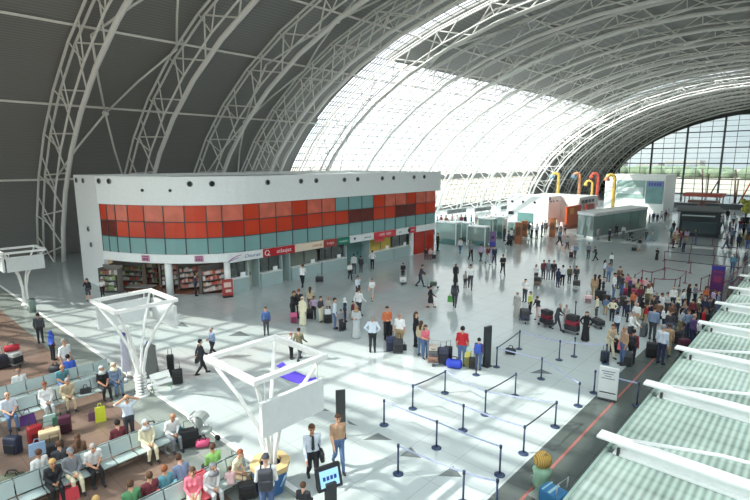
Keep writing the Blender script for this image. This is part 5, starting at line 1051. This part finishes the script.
P_(652, 240.5, 230, 'wF', 50, 'pale pink', 'silver', 'short:hbrown', 'person in pale pink beyond the small black case')
P_(656.5, 260, 248, 'sbR', -30, 'black', 'black', 'short:hblack', 'person in black coat alone above the queue lanes')
P_(598, 240, 228, 's', 30, 'grey', 'grey', 'short:hblack', 'person in grey in front of the glazed shop window')
# --- trolley groups in the middle
P_(535.5, 283, 264.5, 'sF', 20, 'white', 'charcoal', 'long:hbrown', 'person in white left of the dark red trio')
P_(543, 279, 260, 's', 20, 'maroon', 'charcoal', 'short:hblack', 'person in maroon, first of the trio behind the brown cases'); P_(548, 279.5, 260, 's', -10, 'grey', 'grey', 'short:hblack', 'person in grey, middle of the trio behind the brown cases'); P_(553, 280, 260.5, 's', 0, 'dark', 'charcoal', 'short:hbrown', 'person in dark top, last of the trio behind the brown cases')
P_(557.5, 287.5, 268.5, 'sF', 150, 'navy', 'navy', 'scarf:navy', 'person in navy robe and headscarf right of the brown cases')
P_(562, 285.5, 265, 's', 170, 'white', 'black', 'short:hblack', 'person in white shirt and black trousers right of the navy robe')
P_(569, 283.5, 266, 's', 20, 'olive', 'charcoal', 'short:hblack', 'person in olive pushing beside the white box trolley'); P_(575.5, 285, 265.5, 'pu', 0, 'charcoal', 'charcoal', 'short:hblack', 'person in charcoal behind the white box trolley')
P_(524.5, 302, 279, 'sb', -30, 'white', 'charcoal', 'short:hblack', 'person in white shirt behind the pale robed figure')
P_(516.5, 317, 292, 'sR', -20, 'silver', 'silver', 'scarf:pale grey', 'figure in long silver grey robe left of the loaded trolley', shoe='silver')
P_(529.5, 314, 291.5, 's', 60, 'yellow green', 'dark', 'short:hblack', 'person in yellow green vest by the loaded trolley')
P_(537.5, 319, 296, 'pu', -40, 'dark', 'pale pink', 'short:hblack', 'person in dark top with pink pushing a loaded trolley')
P_(556, 330.5, 302.5, 'pu', 70, 'charcoal', 'charcoal', 'short:hgrey', 'stooping person in charcoal pushing the trolley with crimson case')
P_(565.5, 326, 304.5, 's', 10, 'silver', 'grey', 'short:hgrey', 'person in silver grey behind the trolley with crimson case')
# --- queue: individuals that stand out
P_(585, 341, 312, 'shR', -10, 'black', 'black', 'scarf:black', 'person in black robe standing inside the taped lane', shoe='black')
P_(608.5, 357, 323, 'pu', 40, 'beige', 'cream', 'short:hbrown', 'person in beige shirt and cream trousers leaning on luggage')
P_(616, 335, 312, 'sF', 150, 'pale blue', 'navy', 'short:hblack', 'person in light blue behind the beige shirt')
P_(622, 365, 321.5, 's', -60, 'tan', 'jeans', 'short:hgrey', 'person in jeans holding the pink handbag')
P_(631, 364, 329.5, 's', 165, 'maroon', 'dark', 'short:hblack', 'person in maroon with dark backpack beside the jeans'); backpack('person in maroon with dark backpack', 'dark', 'dark backpack on the person in maroon at the queue front')
P_(629, 344, 311, 'st', 60, 'white', 'charcoal', 'short:hgrey', 'grey haired person in white leaning over the barrier')
P_(660, 364, 318.5, 's', 150, 'pale blue', 'navy', 'short:hgrey', 'man in pale blue shirt and navy trousers on the dark floor strip')
P_(666.5, 356, 324, 's', 175, 'tan', 'khaki', 'short:hbrown', 'person in tan right behind the navy trousers')
P_(691, 346, 314, 's', 120, 'purple', 'navy', 'bald:hgrey', 'person in dark purple beside the canopy edge')
P_(701.5, 336, 307.5, 's', 90, 'red', 'charcoal', 'short:hbrown', 'person in red against the canopy edge')
P_(651.5, 340, 306.5, 's', 160, 'grey blue', 'charcoal', 'short:hbrown', 'tall person in grey blue shirt in the queue lane')
P_(695.5, 345, 320, 's', 30, 'white', 'charcoal', 'short:hgrey', 'person in white partly hidden by the canopy edge')
def crowd(phrase, rows):
    rows = sorted(rows, key=lambda r: r[0])
    for i, r in enumerate(rows):
        px, f, h_, key, rel, top, bot, hair = r
        P_(px, f, h_, key, rel, top, bot, hair, 'person in %s, %s from kiosk side, %s' % (top, ORD[i], phrase))
hs = ['short:hblack', 'short:hbrown', 'short:hblack', 'long:hbrown', 'short:hgrey', 'scarf:cream', 'short:hbrown', 'bald:hgrey', 'long:hblack']
rq = random.Random(11)
def auto(lst, poses=('s', 'sb', 's', 'sF', 'sbF', 'sh')):
    out = []
    for q, (px, f, h_, top) in enumerate(lst): out.append((px, f, h_, poses[rq.randrange(len(poses))], rq.choice((0, 40, 80, 120, 160, -40, -100, 180)), top, rq.choice(('charcoal', 'black', 'navy', 'khaki', 'jeans', 'dark')), hs[rq.randrange(len(hs))]))
    return out
crowd('at the rear of the waiting crowd', auto([(593.5, 299, 274.5, 'tan'), (598, 297, 275, 'black'), (602.5, 297, 278, 'charcoal'), (604, 278, 260, 'pale blue'), (608, 282, 263.5, 'grey blue'), (613, 299, 273, 'white'), (618.5, 289, 266.5, 'brown'), (621, 296, 274, 'charcoal'), (626.5, 292, 274, 'pink'), (629, 297, 277, 'purple'), (633.5, 293, 276.5, 'pale pink'), (637, 297, 279, 'beige'), (640.5, 293, 277, 'pink'), (645, 295, 278, 'pale pink'), (648, 299, 281, 'brown')]))
crowd('in the middle of the waiting crowd', auto([(596, 319, 295, 'cream'), (611.5, 321, 299, 'cream'), (605, 315, 297, 'denim'), (617, 318, 298, 'charcoal'), (624, 317, 297, 'dark'), (632, 312, 291, 'orange'), (627, 322, 301, 'navy'), (635.5, 326, 303, 'white'), (641, 320, 298, 'black'), (645, 326, 304, 'red'), (650, 305, 283.5, 'white'), (655, 314, 292, 'charcoal'), (660, 319, 293, 'white'), (665.5, 317, 292.5, 'pale grey'), (657, 324, 301, 'brown'), (652, 320, 296, 'dark'), (639, 307, 285, 'maroon'), (646, 312, 289, 'olive')]))
crowd('on the canopy side of the waiting crowd', auto([(672, 309, 287, 'white'), (677.5, 302, 285.5, 'grey'), (682, 310, 289, 'white'), (687.5, 306, 284, 'black'), (694, 305, 284, 'grey'), (699.5, 313, 294, 'brown'), (704.5, 306, 286.5, 'orange'), (712, 309, 289.5, 'lilac'), (717, 312, 292, 'grey blue'), (709, 318, 298, 'charcoal'), (679.5, 335, 308, 'pale grey'), (686, 338, 310, 'grey blue'), (670.5, 326, 303, 'brown'), (691, 322, 299, 'maroon'), (697, 320, 299, 'olive'), (676, 322, 298, 'dark'), (664, 332, 307, 'white'), (683, 320, 299, 'tan'), (703, 318, 297, 'navy'), (668, 338, 311, 'charcoal')]))
crowd('beyond the glass booths', auto([(433, 236, 222, 'pale grey'), (437, 229, 217, 'navy'), (441, 227, 215, 'maroon'), (446, 229, 214, 'brown'), (452, 226, 214, 'pale pink'), (457, 228, 215, 'white'), (461, 228, 214, 'maroon'), (465, 227, 215, 'charcoal'), (471, 228, 214, 'teal'), (476, 226, 215, 'grey'), (481, 230, 217, 'dark'), (486, 226, 215, 'pale blue'), (491, 227, 216, 'charcoal'), (495.5, 224, 214, 'grey blue'), (503, 224, 214, 'black')], ('s', 'w', 'sF', 'wF')))
crowd('waiting before the white pavilion', auto([(504, 241, 226, 'black'), (511, 244.5, 227.5, 'white'), (528.5, 237, 220, 'dark'), (531.5, 238, 220.5, 'pale grey'), (536.5, 239, 217.5, 'white'), (541.5, 237, 221, 'navy'), (545, 235, 220, 'charcoal'), (556, 235, 220, 'white'), (561, 234, 220, 'pale pink'), (564.5, 235, 223, 'charcoal')], ('s', 'w', 'sb', 'sF')))
crowd('before the tall white box building', auto([(645, 222, 213, 'white'), (649, 223, 213, 'black'), (653, 222, 212, 'navy'), (657, 222, 213, 'charcoal'), (661, 220, 211, 'white'), (665, 221, 210, 'black'), (641, 224, 214, 'pale grey'), (668, 219, 209, 'pale blue')], ('s', 'w', 'sF')))
crowd('around the dark glazed booth', auto([(673, 248, 229, 'tan'), (676, 244, 224, 'pale pink'), (680, 247, 229, 'maroon'), (686, 243, 229, 'lilac'), (695, 245, 229, 'charcoal'), (673, 233, 221, 'dark'), (671, 238, 226, 'teal'), (683, 252, 236, 'grey')], ('s', 'w', 'sbF', 'sF')))
crowd('on the floor past the dark booth', auto([(720, 230, 209.5, 'pale grey'), (722, 229, 212, 'white'), (726, 249, 233, 'charcoal'), (731, 244, 228, 'denim'), (735, 232, 218, 'white'), (738, 249, 234.5, 'navy'), (739.5, 231, 219, 'maroon'), (747, 249.5, 231, 'brown'), (729, 236, 222, 'grey'), (733, 226, 213, 'pale blue'), (743, 236, 222, 'charcoal'), (727, 221, 209, 'black'), (748, 237, 222, 'grey blue'), (732, 272, 254, 'teal')], ('s', 'w', 'wF', 'pu')))
HORIZON, ZENITH = 1.65, 3.5
# ------------------------------------------------------------------ light: sky, sun
w = bpy.data.worlds.new('World'); scn.world = w; w.use_nodes = True; nt = w.node_tree; nt.nodes.clear()
out = nt.nodes.new('ShaderNodeOutputWorld'); bg = nt.nodes.new('ShaderNodeBackground')
tc = nt.nodes.new('ShaderNodeTexCoord'); n = nt.nodes.new('ShaderNodeTexNoise'); n.inputs['Scale'].default_value = 3.0; n.inputs['Detail'].default_value = 4
mp = nt.nodes.new('ShaderNodeMapping'); mp.inputs['Scale'].default_value = (1, 1, 3)
nt.links.new(tc.outputs['Generated'], mp.inputs[0]); nt.links.new(mp.outputs[0], n.inputs['Vector'])
cr = nt.nodes.new('ShaderNodeValToRGB'); cr.color_ramp.elements[0].position = .38; cr.color_ramp.elements[1].position = .62
cr.color_ramp.elements[0].color = lin((226, 236, 242))+(1,); cr.color_ramp.elements[1].color = lin((250, 252, 252))+(1,)
nt.links.new(n.outputs['Fac'], cr.inputs[0]); nt.links.new(cr.outputs[0], bg.inputs[0])
def mp_range(src, a, b, c, d):
    mr = nt.nodes.new('ShaderNodeMapRange'); mr.interpolation_type = 'SMOOTHSTEP'
    for k, v in (('From Min', a), ('From Max', b), ('To Min', c), ('To Max', d)): mr.inputs[k].default_value = v
    nt.links.new(src, mr.inputs['Value']); return mr.outputs['Result']
sx = nt.nodes.new('ShaderNodeSeparateXYZ'); nt.links.new(tc.outputs['Generated'], sx.inputs[0])
# overcast-bright zenith, dimmer horizon; dimmer again on the side away from the sun
vd = nt.nodes.new('ShaderNodeVectorMath'); vd.operation = 'DOT_PRODUCT'; vd.inputs[1].default_value = (-.6, -.8, 0); nt.links.new(tc.outputs['Generated'], vd.inputs[0])
ml = nt.nodes.new('ShaderNodeMath'); ml.operation = 'MULTIPLY'
nt.links.new(mp_range(sx.outputs[2], .26, .7, HORIZON, ZENITH), ml.inputs[0]); nt.links.new(mp_range(vd.outputs['Value'], -.85, -.1, .42, 1.0), ml.inputs[1])
nt.links.new(ml.outputs[0], bg.inputs[1])
nt.links.new(bg.outputs[0], out.inputs[0])
sl = bpy.data.lights.new('sun', 'SUN'); sl.energy = 5.3; sl.angle = R(.6); sl.color = (1, .95, .86)
so = bpy.data.objects.new('sun', sl); COL.objects.link(so)
el = R(41); dx, dy = .60, .80
so.rotation_euler = Vector((dx*math.cos(el), dy*math.cos(el), -math.sin(el))).to_track_quat('-Z', 'Y').to_euler()
scn.view_settings.view_transform = 'Standard'; scn.view_settings.look = 'None'; scn.view_settings.gamma = 1; scn.view_settings.use_curve_mapping = False
scn.view_settings.exposure = .6
scn.cycles.max_bounces = 8; scn.cycles.diffuse_bounces = 5; scn.cycles.glossy_bounces = 3; scn.cycles.transparent_max_bounces = 12; scn.cycles.transmission_bounces = 4
scn.cycles.sample_clamp_indirect = 6; scn.cycles.caustics_reflective = False; scn.cycles.caustics_refractive = False
assert len(set(LABELS)) == len(LABELS), [l for l in LABELS if LABELS.count(l) > 1]
